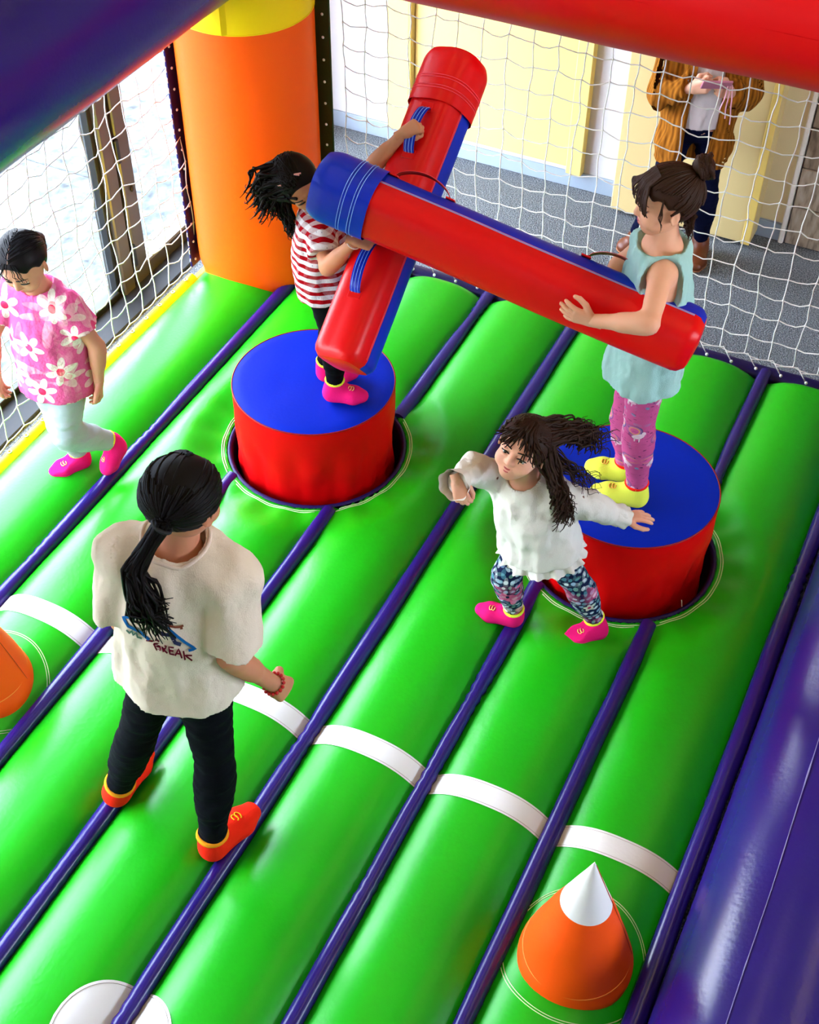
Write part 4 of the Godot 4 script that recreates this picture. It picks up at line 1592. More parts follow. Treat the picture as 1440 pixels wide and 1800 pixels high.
func floral_print() -> ImageTexture:
	var im := Image.create(512, 512, false, Image.FORMAT_RGB8)
	im.fill(Color(0.07, 0.10, 0.22))
	RN.seed = 12
	var cs := [Color(0.75, 0.85, 0.88), Color(0.30, 0.52, 0.58), Color(0.55, 0.66, 0.78), Color(0.85, 0.88, 0.9), Color(0.42, 0.60, 0.55)]
	for gy in 16:
		for gx in 16:
			blob(im, gx * 32 + 16.0 * (gy % 2) + RN.randf_range(-4, 4), gy * 32 + RN.randf_range(-4, 4), RN.randf_range(9, 14), RN.randf_range(8, 12), cs[RN.randi() % 5], RN.randf() * 3)
	for k in 11:
		var x := RN.randf() * 512
		var y := RN.randf() * 512
		var pink := k % 2 == 0
		var rr := RN.randf_range(38, 56) if pink else 30.0
		blob(im, x, y, rr + 4, rr + 4, Color(0.07, 0.10, 0.22), 0, 5, 0.35)
		blob(im, x, y, rr, rr, Color(0.88, 0.38, 0.55) if pink else Color(0.92, 0.90, 0.80), k, 5, 0.38)
		blob(im, x, y, rr * 0.3, rr * 0.3, Color(0.75, 0.2, 0.35) if not pink else Color(0.95, 0.6, 0.68))
	return ImageTexture.create_from_image(im)

func pony_print() -> ImageTexture:
	var im := Image.create(512, 512, false, Image.FORMAT_RGB8)
	im.fill(Color(0.74, 0.32, 0.52))
	RN.seed = 5
	for k in 90:
		blob(im, RN.randf() * 512, RN.randf() * 512, RN.randf_range(4, 13), RN.randf_range(2.5, 4.5), Color(0.25, 0.10, 0.28), RN.randf_range(-0.4, 0.4))
	for s in [Vector2(110, 120), Vector2(350, 90), Vector2(230, 300), Vector2(440, 350), Vector2(90, 430)]:
		for k in 4:
			var cc: Color = [Color(0.30, 0.30, 0.48), Color(0.55, 0.42, 0.62), Color(0.85, 0.62, 0.38), Color(0.80, 0.36, 0.58)][k]
			blob(im, s.x - 26, s.y - 20, 52 - 9 * k, 42 - 8 * k, cc)
		blob(im, s.x, s.y + 16, 40, 17, Color(0.90, 0.88, 0.90), -0.3)
		blob(im, s.x + 34, s.y - 6, 14, 11, Color(0.90, 0.88, 0.90), 0.5)
		blob(im, s.x + 8, s.y + 40, 5, 20, Color(0.86, 0.84, 0.86))
		blob(im, s.x - 20, s.y + 40, 5, 18, Color(0.86, 0.84, 0.86))
	for k in 8:
		blob(im, RN.randf() * 512, RN.randf() * 512, 14, 9, Color(0.35, 0.55, 0.68), RN.randf() * 3)
	return ImageTexture.create_from_image(im)

func ribs_print(a: Color, b: Color, n: int, vertical: bool) -> ImageTexture:
	var im := Image.create(128, 128, false, Image.FORMAT_RGB8)
	for y in 128:
		for x in 128:
			var q := (x if vertical else y) * n / 128.0
			im.set_pixel(x, y, a.lerp(b, 0.5 + 0.5 * sin(q * TAU)))
	return ImageTexture.create_from_image(im)

# ribbon of a given width laid on a cloth surface along pts (points in the garment's frame)
func ribbon(mb: MB, F: Field, pts: Array, dir: Vector3, width: float, lift := 0.007) -> void:
	var line := []
	for i in pts.size() - 1:
		var n := maxi(2, int(pts[i].distance_to(pts[i + 1]) / 0.006))
		for k in n: line.append(pts[i].lerp(pts[i + 1], k / float(n)))
	line.append(pts[-1])
	var out := PackedVector3Array()
	for i in line.size():
		var tn: Vector3 = (line[mini(i + 1, line.size() - 1)] - line[maxi(i - 1, 0)]).normalized()
		var sd := tn.cross(dir).normalized()
		for j in 4:
			out.append(F.hit(line[i] + sd * width * (j / 3.0 - 0.5), dir) - dir * lift)
	var b := MB.new()
	b.grid(line.size(), 4, out, false, false)
	for i in b.n.size():
		if b.n[i].dot(dir) > 0: b.n[i] = -b.n[i]
	graft(mb, b, Transform3D())

# ------------------------------------------------------------------ everybody
func V(x: float, y: float, z: float) -> Vector3:
	return Vector3(x, y, z)

func people() -> void:
	make_head()
	var pink_sock := cloth(Color(0.88, 0.10, 0.42), null, 6)
	var lime := cloth(Color(0.92, 0.95, 0.25), null, 6)
	var cream := cloth(Color(0.97, 0.80, 0.45), null, 6)
	girl_striped(pink_sock, lime, cream)
	girl_bun()
	girl_white(pink_sock, lime, cream)
	woman_shirt()
	girl_daisies(pink_sock, lime, cream)
	woman_net()

func hair_mat(c: Color) -> StandardMaterial3D:
	return mat(c, 0.48, 0.22)

func girl_daisies(ps: Material, lime: Material, cream: Material) -> void:
	var J := {"head": V(-0.012, 1.050, 0.030), "neck": V(0.014, 0.905, -0.020), "shL": V(0.118, 0.858, 0.035), "elL": V(0.201, 0.667, 0.030), "wrL": V(0.186, 0.507, 0.050), "shR": V(-0.112, 0.864, -0.035), "elR": V(-0.217, 0.682, 0.000), "wrR": V(-0.217, 0.53, 0.050), "hipL": V(0.055, 0.490, 0.020), "hipR": V(-0.047, 0.480, -0.020), "knL": V(0.023, 0.266, 0.100), "anL": V(0.174, 0.143, 0.000), "toL": V(0.137, 0.020, 0.065), "heL": V(0.205, 0.118, -0.012), "knR": V(-0.005, 0.29, 0.040), "anR": V(0.021, 0.060, -0.020), "toR": V(-0.085, 0.020, 0.078), "heR": V(0.045, 0.020, -0.022)}
	var hc := Color(0.075, 0.06, 0.065)
	var hd := {"fwd": V(-0.22, -0.42, 0.86), "up": V(-0.1, 0.95, 0.3), "size": 0.222, "hair": hc, "lid": 1.0, "smile": -0.005}
	var t := make_person("person", "small girl in pink daisy shirt and pale trousers walking beside the left net", V(-3.057, 0.05, -3.131), J, 1.06, Color(0.80, 0.56, 0.44), hd, [["L", V(-0.10, -1, 0.05), V(-0.9, 0, 0.4), "relaxed", 0.122], ["R", V(0.05, -1, 0.1), V(0.9, 0, 0.2), "relaxed", 0.122]])
	trousers(t, J, 1.06, cloth(Color(0.62, 0.68, 0.67), null, 8), 0.010, 0.93, "trousers", 0.006)
	var F := top_field(J, 1.06, {"i": 0.021, "hem": 0.035, "flare": 0.010, "sleeve": 0.50, "sleeve_r": 0.026, "neck": 0.062, "wr": 0.010})
	garment(t, "shirt", F, cloth(Color.WHITE, daisy_print(), 2.05), "pink shirt printed with white daisies")
	socks(t, J, 1.06, ps, lime, cream)
	var hx := Transform3D(frame(hd.fwd, hd.up) * Basis.from_scale(Vector3.ONE * hd.size), J.head)
	RN.seed = 51
	var h := MB.new()
	graft(h, cap_open, hx)
	for s in [-1.0, 1.0]:
		for k in 26:
			var z := lerpf(0.75, -0.5, k / 25.0)
			comb(h, hx, V(0.03 * s, 0.8 - absf(z) * 0.15, z * 0.9), V(0.55 * s, -0.25, -0.9), 0.03, 0.12, 3, 0.0036)
	for k in 14:
		var x := RN.randf_range(-0.28, 0.28)
		lock(h, [scalp(hx, V(x, 0.62, 0.72)), hx * V(x * 1.1, 0.24, 0.40), hx * V(x * 1.3 + RN.randf_range(-0.05, 0.05), 0.12, 0.40)], 0.0016, 0.0006, 0.002)
	lock(h, [hx * V(0, 0.0, -0.5), hx * V(0, -0.2, -0.6), hx * V(0.02, -0.5, -0.5)], 0.03, 0.008, 0.003)
	part("hair", h, hair_mat(hc), t)
	var pg := MB.new()
	var pp := PackedVector3Array()
	for k in 14: pp.append(scalp(hx, V(0.0, lerpf(0.70, 1.0, k / 13.0), lerpf(0.78, 0.15, k / 13.0)), 1.012))
	pg.tube(pp, PackedFloat32Array([0.0022]), 5, true)
	part("hair_parting", pg, mat(Color(0.55, 0.42, 0.36), 0.7), t, "pale parting line in the dark hair")

func girl_bun() -> void:
	var J := {"head": V(-0.058, 1.262, 0.0), "neck": V(-0.042, 1.118, 0.0), "shL": V(-0.052, 1.062, 0.100), "elL": V(-0.107, 1.000, 0.285), "wrL": V(-0.270, 0.935, 0.185), "shR": V(-0.058, 1.050, -0.100), "elR": V(-0.145, 0.930, -0.135), "wrR": V(-0.20, 0.90, -0.03), "hipL": V(-0.034, 0.630, 0.055), "hipR": V(-0.042, 0.615, -0.055), "knL": V(-0.031, 0.356, 0.068), "anL": V(0.0, 0.075, 0.060), "toL": V(-0.160, 0.022, 0.036), "heL": V(0.032, 0.022, 0.075), "knR": V(-0.062, 0.344, -0.035), "anR": V(-0.026, 0.075, -0.061), "toR": V(-0.168, 0.022, -0.102), "heR": V(0.006, 0.022, -0.056)}
	var hc := Color(0.20, 0.125, 0.09)
	var hd := {"fwd": V(-0.98, -0.06, 0.12), "up": V(-0.02, 1, 0.0), "size": 0.225, "hair": hc, "smile": 0.03}
	var t := make_person("person", "girl with a hair bun in pale mint top hugging a padded pole", V(-0.794, 0.42, -3.673), J, 1.10, Color(0.90, 0.66, 0.53), hd, [["L", V(-0.93, 0.22, -0.20), V(-0.2, 0.25, -0.95), "open", 0.125], ["R", V(-0.6, -0.3, 0.5), V(0, -0.5, 0.8), "relaxed", 0.12]])
	trousers(t, J, 1.06, cloth(Color.WHITE, pony_print(), 3.4), 0.006, 0.96, "leggings", 0.005)
	var F := top_field(J, 1.06, {"i": 0.018, "hem": 0.055, "flare": 0.020, "sleeve": 0.0, "neck": 0.100, "neck_drop": 0.014, "neck_fwd": 0.008, "wr": 0.014})
	for s in ["L", "R"]:
		var bs := torso_basis(J)
		F.carve(J["sh" + s] + bs.x * (0.03 if s == "L" else -0.03) - bs.y * 0.035, bs, V(0.052, 0.115, 0.070), 0.006)
	garment(t, "top", F, cloth(Color(0.63, 0.79, 0.76), null, 6), "loose pale mint sleeveless top")
	socks(t, J, 1.10, cloth(Color(0.88, 0.92, 0.32), null, 6), cloth(Color(0.95, 0.14, 0.08), null, 6), cloth(Color(0.95, 0.7, 0.3), null, 6))
	var hx := Transform3D(frame(hd.fwd, hd.up) * Basis.from_scale(Vector3.ONE * hd.size), J.head)
	RN.seed = 52
	var h := MB.new()
	graft(h, cap_open, hx)
	var bd := V(0, 0.62, -0.78)
	for k in 150:
		var a := RN.randf() * TAU
		comb(h, hx, V(sin(a) * 0.9, RN.randf_range(-0.35, 0.5) if cos(a) < 0.3 else 0.55, cos(a) * 0.85), bd, 0.06, 0.06, 1, 0.0038)
	# bun
	var bc := hx * V(0.0, 0.50, -0.50)
	for k in 60:
		var pts := []
		var a0 := RN.randf() * TAU
		var tl := RN.randf_range(-0.9, 0.9)
		for i in 6:
			var a := a0 + i * 0.55
			pts.append(bc + hx.basis.orthonormalized() * (V(cos(a) * 0.036, sin(a) * 0.034, tl * 0.022 + 0.006 * sin(a * 2.0)) * RN.randf_range(0.85, 1.1)))
		lock(h, pts, 0.0075, 0.004, 0.001, 2, 0, 10)
	h.ball(bc, Vector3.ONE * 0.036, 8, 12)
	# fringe and wisps
	for k in 46:
		var x := RN.randf_range(-0.40, 0.40)
		lock(h, [scalp(hx, V(x * 0.8, 0.85, 0.45), 1.03), scalp(hx, V(x, 0.55, 0.85), 1.06), hx * V(x * 1.05, 0.20, 0.43 - 0.25 * x * x), hx * V(x * 1.1, RN.randf_range(0.02, 0.14), 0.42 - 0.4 * x * x)], 0.0040, 0.0014, 0.002)
	for s in [-1.0, 1.0]:
		for k in 5:
			lock(h, [scalp(hx, V(0.85 * s, 0.35, 0.50), 1.01), hx * V(0.372 * s, 0.02, 0.14 + 0.012 * k), hx * V(0.345 * s, -0.14 - 0.025 * k, 0.13)], 0.0017, 0.0005, 0.003, 2, k)
	for k in 22:
		lock(h, [hx * V(RN.randf_range(-0.25, 0.25), -0.15, -0.40), hx * V(RN.randf_range(-0.28, 0.28), -0.32, -0.36), hx * V(RN.randf_range(-0.3, 0.3), -0.50, -0.34)], 0.006, 0.001, 0.006, 2, k)
	part("hair", h, hair_mat(hc), t)

func girl_white(ps: Material, lime: Material, cream: Material) -> void:
	var J := {"head": V(-0.150, 0.972, 0.060), "neck": V(-0.122, 0.800, 0.015), "shR": V(-0.200, 0.735, -0.035), "elR": V(-0.300, 0.850, 0.02), "wrR": V(-0.362, 0.885, 0.130), "shL": V(-0.040, 0.765, 0.050), "elL": V(0.089, 0.690, 0.030), "wrL": V(0.237, 0.579, -0.020), "hipR": V(-0.090, 0.452, -0.028), "hipL": V(-0.003, 0.468, 0.030), "knR": V(-0.162, 0.312, 0.020), "anR": V(-0.113, 0.062, -0.022), "toR": V(-0.252, 0.020, -0.064), "heR": V(-0.094, 0.020, -0.016), "knL": V(0.106, 0.287, 0.050), "anL": V(0.190, 0.062, 0.015), "toL": V(0.080, 0.020, 0.080), "heL": V(0.226, 0.020, 0.028)}
	var hc := Color(0.17, 0.105, 0.075)
	var hd := {"fwd": V(-0.48, 0.36, 0.84), "up": V(0.34, 0.93, -0.2), "size": 0.212, "hair": hc, "smile": 0.06, "lid": 0.2}
	var t := make_person("person", "running girl with flying curly hair, white ruffled blouse and flowered leggings", V(-0.936, 0.045, -3.191), J, 0.98, Color(0.90, 0.66, 0.55), hd, [["R", V(0.30, -0.72, 0.55), V(0.25, -0.6, -0.8), "relaxed", 0.112], ["L", V(0.95, 0.02, -0.12), V(0.0, -1, 0.1), "open", 0.118]])
	trousers(t, J, 0.98, cloth(Color.WHITE, floral_print(), 2.5), 0.006, 0.90, "leggings", 0.004)
	var F := top_field(J, 0.98, {"i": 0.014, "hem": 0.005, "flare": 0.018, "sleeve": 1.93, "sleeve_r": 0.014, "neck": 0.058, "neck_drop": 0.008, "wr": 0.012})
	var white := cloth(Color(0.86, 0.84, 0.80), null, 6)
	garment(t, "blouse", F, white, "white long-sleeved blouse with a ruffled hem")
	var bs := torso_basis(J)
	var pel: Vector3 = (J.hipL + J.hipR) * 0.5
	# ruffle of the hem
	var pts := PackedVector3Array()
	for i in 8:
		var q := i / 7.0
		for j in 145:
			var a := TAU * j / 144.0
			var w := 0.010 * q * sin(a * 15.0 + 1.5 * sin(a * 2.0)) + 0.004 * q * sin(a * 31.0)
			var rr := V(0.132 + 0.030 * q + w, 0, 0.108 + 0.026 * q + w)
			pts.append(pel + bs.y * (0.02 - 0.058 * q + 0.006 * q * sin(a * 15.0 + 1.0)) + bs.x * cos(a) * rr.x + bs.z * sin(a) * rr.z)
	var rf := MB.new()
	rf.grid(8, 145, pts, true, true)
	part("ruffle", rf, white, t, "gathered ruffle along the hem")
	for s in [["L", 0.0], ["R", 1.0]]:
		var e: Vector3 = J["el" + s[0]]
		var w0: Vector3 = J["wr" + s[0]]
		var dr := (w0 - e).normalized()
		var sx := dr.cross(Vector3.UP).normalized()
		var sy := sx.cross(dr)
		var cp := PackedVector3Array()
		var big: float = 0.020 if s[0] == "R" else 0.004
		for i in 6:
			var q := i / 5.0
			for j in 49:
				var a := TAU * j / 48.0
				var r := 0.036 + big * q + 0.003 * q * sin(a * 7.0)
				cp.append(e.lerp(w0, 0.72) + dr * 0.062 * q + (sx * cos(a) + sy * sin(a)) * r)
		var cm := MB.new()
		cm.grid(6, 49, cp, true, false)
		part("cuff", cm, white, t)
	socks(t, J, 0.98, ps, lime, cream)
	var hx := Transform3D(frame(hd.fwd, hd.up) * Basis.from_scale(Vector3.ONE * hd.size), J.head)
	RN.seed = 53
	var h := MB.new()
	graft(h, cap_full, hx)
	for k in 150:
		comb(h, hx, V(RN.randf_range(-0.6, 0.6), 0.75, 0.55), V(RN.randf_range(0.0, 0.9), -0.1, -0.7), 0.2, 0.3, 1, 0.0038)
	# flying locks to the side
	for k in 120:
		var a := scalp(hx, V(RN.randf_range(0.0, 0.8), RN.randf_range(0.1, 0.75), RN.randf_range(-0.8, 0.1)))
		var e := V(0.135, 0.925, -0.05) + jitter(0.045) - V(RN.randf_range(0.0, 0.10), 0, 0)
		lock(h, [a, a.lerp(e, 0.45) + V(0, 0.025, 0) + jitter(0.012), e], 0.0050, 0.0008, 0.013, RN.randf_range(2.0, 4.0), RN.randf() * 6, 24)
	for k in 110:
		var a := scalp(hx, V(RN.randf_range(0.5, 0.95), RN.randf_range(-0.5, 0.3), RN.randf_range(-0.5, 0.2)))
		var e := V(0.005, 0.665, 0.115) + jitter(0.035) + V(0, RN.randf_range(0.0, 0.11), 0)
		lock(h, [a, V(-0.025, 0.84, 0.115) + jitter(0.026), e], 0.0050, 0.0010, 0.011, RN.randf_range(3.0, 5.0), RN.randf() * 6, 26)
	for k in 26:
		var a := scalp(hx, V(0.8, RN.randf_range(-0.4, 0.3), RN.randf_range(-0.6, 0.0)))
		var e := V(0.10, 0.77, 0.02) + jitter(0.035)
		lock(h, [a, a.lerp(e, 0.5) + jitter(0.015), e], 0.0028, 0.0006, 0.010, 3.0, RN.randf() * 6, 20)
	# curls over the forehead
	for k in 46:
		var x := RN.randf_range(-0.36, 0.42)
		lock(h, [scalp(hx, V(x * 0.6, 0.9, 0.3), 1.03), scalp(hx, V(x, 0.65, 0.75), 1.07), hx * V(x * 1.15, RN.randf_range(0.10, 0.30) if x < 0.1 else RN.randf_range(0.0, 0.2), 0.42 - 0.5 * x * x)], 0.0052, 0.0016, 0.007, 1.5, RN.randf() * 6, 14)
	for k in 30:
		var a := scalp(hx, V(RN.randf_range(-0.9, -0.4), RN.randf_range(0.1, 0.7), RN.randf_range(-0.4, 0.4)))
		lock(h, [a, a + V(-0.006, -0.02, -0.01) + jitter(0.012), a + V(0.0, -0.05, -0.03) + jitter(0.012)], 0.005, 0.0014, 0.006, 1.5, RN.randf() * 6, 12)
	part("hair", h, hair_mat(hc), t)

func girl_striped(ps: Material, lime: Material, cream: Material) -> void:
	var J := {"head": V(-0.098, 0.972, 0.010), "neck": V(-0.032, 0.850, -0.010), "shR": V(-0.030, 0.808, 0.080), "elR": V(0.0, 0.728, 0.180), "wrR": V(0.108, 0.905, 0.265), "shL": V(0.045, 0.818, -0.085), "elL": V(0.160, 0.985, -0.090), "wrL": V(0.272, 1.145, -0.050), "hipR": V(-0.026, 0.535, 0.050), "hipL": V(0.006, 0.525, -0.050), "knR": V(0.01, 0.310, 0.080), "anR": V(0.0, 0.075, 0.043), "toR": V(0.128, 0.022, 0.068), "heR": V(-0.034, 0.022, 0.048), "knL": V(0.0, 0.310, -0.040), "anL": V(-0.045, 0.075, -0.076), "toL": V(0.085, 0.022, -0.084), "heL": V(-0.066, 0.022, -0.076)}
	var hc := Color(0.07, 0.05, 0.045)
	var hd := {"fwd": V(0.42, -0.34, 0.84), "up": V(-0.60, 0.78, 0.25), "size": 0.205, "hair": hc, "smile": 0.04, "lid": 1.0}
	var t := make_person("person", "girl in red and white striped shirt gripping a pole, head behind blue sleeve", V(-2.083, 0.42, -3.684), J, 0.98, Color(0.80, 0.54, 0.40), hd, [["R", V(0.97, -0.12, 0.10), V(0.0, -0.75, -0.6), "grip", 0.116], ["L", V(0.85, 0.55, 0.05), V(0.35, -0.6, -0.6), "grip", 0.114]])
	trousers(t, J, 0.98, cloth(Color(0.014, 0.014, 0.018), null, 8), 0.005, 0.93, "leggings", 0.003)
	var F := top_field(J, 0.98, {"i": 0.015, "hem": 0.015, "flare": 0.010, "sleeve": 0.55, "sleeve_r": 0.022, "neck": 0.060, "wr": 0.010})
	garment(t, "shirt", F, cloth(Color.WHITE, stripes_print(), 3.6), "red and white striped short-sleeved shirt")
	socks(t, J, 0.98, ps, lime, cream)
	# bracelet
	var br := MB.new()
	var fa: Vector3 = (J.wrR - J.elR).normalized()
	var sx := fa.cross(Vector3.UP).normalized()
	var sy := sx.cross(fa)
	var bp := PackedVector3Array()
	for i in 21:
		var a := TAU * i / 20.0
		bp.append(J.wrR - fa * 0.014 + (sx * cos(a) + sy * sin(a)) * 0.0262)
	br.tube(bp, PackedFloat32Array([0.0028]), 6, false)
	br.ball(J.wrR - fa * 0.014 + V(-0.004, 0.026, 0.006), Vector3.ONE * 0.006, 6, 8)
	part("bracelet", br, mat(Color(0.95, 0.85, 0.80), 0.4), t, "thin pale bracelet")
	var hx := Transform3D(frame(hd.fwd, hd.up) * Basis.from_scale(Vector3.ONE * hd.size), J.head)
	RN.seed = 54
	var h := MB.new()
	graft(h, cap_full, hx)
	for k in 140:
		comb(h, hx, V(RN.randf_range(-0.3, 0.3), 0.75, 0.5), V(RN.randf_range(-0.9, 0.2), -0.1, -0.8), 0.2, 0.3, 1, 0.0038)
	for k in 130:
		var a := scalp(hx, V(RN.randf_range(-0.9, 0.1), RN.randf_range(-0.2, 0.75), RN.randf_range(-0.8, 0.5)))
		var e: Vector3 = V(-0.27, 0.900, 0.005).lerp(V(-0.20, 0.86, 0.02), RN.randf()) + jitter(0.045)
		lock(h, [a, a.lerp(e, 0.5) + V(-0.02, 0.03, 0) + jitter(0.015), e], 0.0060, 0.0009, 0.010, RN.randf_range(1.5, 3.0), RN.randf() * 6, 18)
	for k in 60:
		var a := scalp(hx, V(RN.randf_range(-0.9, -0.4), RN.randf_range(-0.6, 0.2), RN.randf_range(-0.5, 0.3)))
		var e: Vector3 = V(-0.145, 0.80, 0.02).lerp(V(-0.115, 0.70, 0.0), RN.randf()) + jitter(0.025)
		lock(h, [a, V(-0.165, 0.87, 0.01) + jitter(0.03), e], 0.0045, 0.0007, 0.009, RN.randf_range(1.5, 3.0), RN.randf() * 6, 18)
	part("hair", h, hair_mat(hc), t)
	for c in [V(-0.5, 0.80, 0.30), V(0.35, 0.85, 0.50)]:
		var cl := MB.new()
		var p0 := scalp(hx, c, 1.05)
		var p1 := scalp(hx, c + V(0.20, -0.05, 0.16), 1.05)
		var p2 := scalp(hx, c + V(0.20, -0.20, 0.02), 1.05)
		cl.tube(PackedVector3Array([p1, p0, p0, p2]), PackedFloat32Array([0.003]), 6, true)
		part("hair_clip", cl, mat(Color(0.95, 0.68, 0.68), 0.4), t, "pink hair clip")

func woman_shirt() -> void:
	var J := {"head": V(0.212, 1.555, 0.060), "neck": V(0.172, 1.365, 0.050), "shL": V(0.020, 1.300, 0.005), "elL": V(-0.012, 1.065, 0.050), "wrL": V(0.03, 0.93, -0.130), "shR": V(0.300, 1.292, 0.100), "elR": V(0.292, 1.035, 0.150), "wrR": V(0.392, 0.765, 0.040), "hipL": V(0.046, 0.790, 0.015), "hipR": V(0.186, 0.785, 0.065), "knL": V(-0.068, 0.445, 0.010), "anL": V(-0.182, 0.085, -0.046), "toL": V(-0.120, 0.032, -0.228), "heL": V(-0.212, 0.032, -0.020), "knR": V(0.190, 0.430, 0.105), "anR": V(0.153, 0.085, 0.150), "toR": V(0.276, 0.032, 0.002), "heR": V(0.132, 0.032, 0.176)}
	var hc := Color(0.06, 0.05, 0.055)
	var hd := {"fwd": V(0.50, -0.28, -0.82), "up": V(0.10, 0.97, -0.15), "size": 0.235, "hair": hc}
	var t := make_person("person", "woman seen from behind in white printed shirt with a long black ponytail", V(-1.755, 0.045, -1.882), J, 1.20, Color(0.78, 0.52, 0.40), hd, [["R", V(0.30, -0.85, -0.40), V(-0.8, -0.1, -0.5), "fist", 0.165], ["L", V(0.7, -0.1, -0.6), V(0.2, -0.6, 0.6), "fist", 0.165]])
	trousers(t, J, 1.20, cloth(Color(0.020, 0.024, 0.055), null, 8), 0.006, 0.97, "trousers", 0.006)
	var S := 1.19
	var F := top_field(J, S, {"i": 0.032, "hem": -0.045, "flare": 0.022, "sleeve": 0.80, "sleeve_r": 0.030, "neck": 0.076, "neck_fwd": 0.0, "wr": 0.024, "fr": Vector3(270, 110, 270)})
	garment(t, "shirt", F, cloth(Color(0.90, 0.84, 0.77), null, 6), "loose white short-sleeved shirt with a print on its back")
	var bs := torso_basis(J)
	# collar
	var co := MB.new()
	var cp := PackedVector3Array()
	for i in 41:
		var a := TAU * i / 40.0
		var p: Vector3 = J.neck + bs.y * 0.015 + bs.x * cos(a) * 0.078 + bs.z * sin(a) * 0.074
		cp.append(F.hit(p + Vector3.UP * 0.06 + (bs.x * cos(a) + bs.z * sin(a)) * 0.012, -Vector3.UP))
	co.tube(cp, PackedFloat32Array([0.006]), 6, false)
	part("collar", co, cloth(Color(0.90, 0.82, 0.76), null, 6), t)
	# print on the back
	var dir := V(-0.165, -0.76, -0.63).normalized()
	var ex := V(1, 0, 0)
	ex = (ex - dir * ex.dot(dir)).normalized()
	var ey := dir.cross(ex).normalized()
	if ey.y > 0: ey = -ey
	var org := V(0.112, 1.145, 0.17)
	var U := func(x: float, y: float) -> Vector3:
		return org + (ex * (x - 660.0) + ey * (y - 520.0)) * 0.000168 - dir * 0.12
	var blue := mat(Color(0.05, 0.35, 0.60), 0.8, 0.2)
	var slate := mat(Color(0.16, 0.18, 0.30), 0.8, 0.2)
	var crim := mat(Color(0.36, 0.02, 0.12), 0.8, 0.2)
	var teal := mat(Color(0.30, 0.42, 0.38), 0.8, 0.2)
	var rust := mat(Color(0.45, 0.22, 0.16), 0.8, 0.2)
	for g in [["print_outline", blue, 46.0, [[[300, 230], [90, 225], [180, 370], [360, 450], [520, 580]], [[760, 400], [820, 400], [960, 520], [1080, 610], [1250, 715], [1140, 745]], [[750, 420], [850, 470]]]],
			["print_wave", slate, 62.0, [[[610, 430], [720, 480], [860, 500], [930, 620], [1020, 650]]]],
			["print_letters", crim, 27.0, [[[470, 590], [560, 600], [640, 580], [680, 605]], [[590, 640], [640, 740], [700, 740], [690, 690], [630, 680], [690, 670], [670, 640], [590, 640]], [[720, 660], [750, 770]], [[720, 660], [790, 680], [770, 720], [730, 715], [810, 790]], [[910, 700], [830, 690], [850, 800], [920, 815]], [[845, 745], [905, 755]], [[930, 830], [985, 720], [1040, 870]], [[950, 790], [1015, 800]], [[1060, 750], [1090, 900]], [[1200, 825], [1085, 820], [1205, 910]]]],
			["print_scribble", teal, 30.0, [[[150, 430], [200, 480], [240, 440], [260, 510], [310, 470], [330, 540], [400, 560]]]],
			["print_arrow", rust, 34.0, [[[830, 355], [920, 375], [990, 370], [1050, 345]], [[1000, 395], [1040, 385]]]]]:
		var pm := MB.new()
		for l in g[3]:
			var pts := []
			for p in l: pts.append(U.call(p[0], p[1]))
			ribbon(pm, F, pts, dir, g[2] * 0.000168)
		part(g[0], pm, g[1], t)
	socks(t, J, 1.32, cloth(Color(0.95, 0.16, 0.07), null, 6), cloth(Color(0.95, 0.60, 0.12), null, 6), cloth(Color(0.98, 0.72, 0.12), null, 6))
	var br := MB.new()
	var fa: Vector3 = (J.wrR - J.elR).normalized()
	var sx := fa.cross(Vector3.RIGHT).normalized()
	var sy := sx.cross(fa)
	for kk in 16:
		var a := TAU * kk / 16.0
		br.ball(J.wrR - fa * 0.012 + (sx * cos(a) + sy * sin(a)) * 0.0325, Vector3.ONE * 0.0062, 5, 8)
	part("bracelet", br, mat(Color(0.75, 0.04, 0.08), 0.4), t, "red bead bracelet")
	# hair
	var hx := Transform3D(frame(hd.fwd, hd.up) * Basis.from_scale(Vector3.ONE * hd.size * 1.0), J.head)
	RN.seed = 55
	var h := MB.new()
	graft(h, cap_full, hx)
	var tie := hx * V(-0.14, 0.0, -0.50)
	for k in 190:
		var a := RN.randf() * TAU
		comb(h, hx, V(sin(a) * 0.9, RN.randf_range(-0.3, 0.75), cos(a) * 0.8), V(-0.28, -0.25, -0.93), 0.06, 0.06, 1, 0.0042)
	for k in 20:
		comb(h, hx, V(0.1, 0.95, 0.25), V(RN.randf_range(0.5, 1.0), RN.randf_range(-0.3, 0.2), 0.35), 0.1, 0.1, 1, 0.004)
	for k in 150:
		var e := V(0.135 + RN.randf_range(-0.045, 0.045), 1.25 + RN.randf_range(-0.03, 0.11), 0.235 + RN.randf_range(-0.02, 0.02))
		lock(h, [tie + jitter(0.016), V(0.095, 1.46, 0.215) + jitter(0.022), V(0.108, 1.36, 0.235) + jitter(0.040), e], 0.0062, 0.0012, 0.005, RN.randf_range(0.6, 1.4), RN.randf() * 6, 16)
	for k in 14:
		lock(h, [hx * V(0.36, 0.10, 0.10), hx * V(0.40, -0.12, 0.16 + 0.01 * k), hx * V(0.36, -0.40 + 0.02 * k, 0.10)], 0.0028, 0.0008, 0.006, 1.5, k)
	part("hair", h, hair_mat(hc), t)
	var tm := MB.new()
	var tp := PackedVector3Array()
	var td := (V(0.095, 1.46, 0.215) - tie).normalized()
	var s1 := td.cross(Vector3.UP).normalized()
	var s2 := s1.cross(td)
	for i in 17:
		var a := TAU * i / 16.0
		tp.append(tie + td * 0.012 + (s1 * cos(a) + s2 * sin(a)) * 0.024)
	tm.tube(tp, PackedFloat32Array([0.006]), 6, false)
	part("hair_tie", tm, mat(Color(0.03, 0.03, 0.06), 0.7), t)

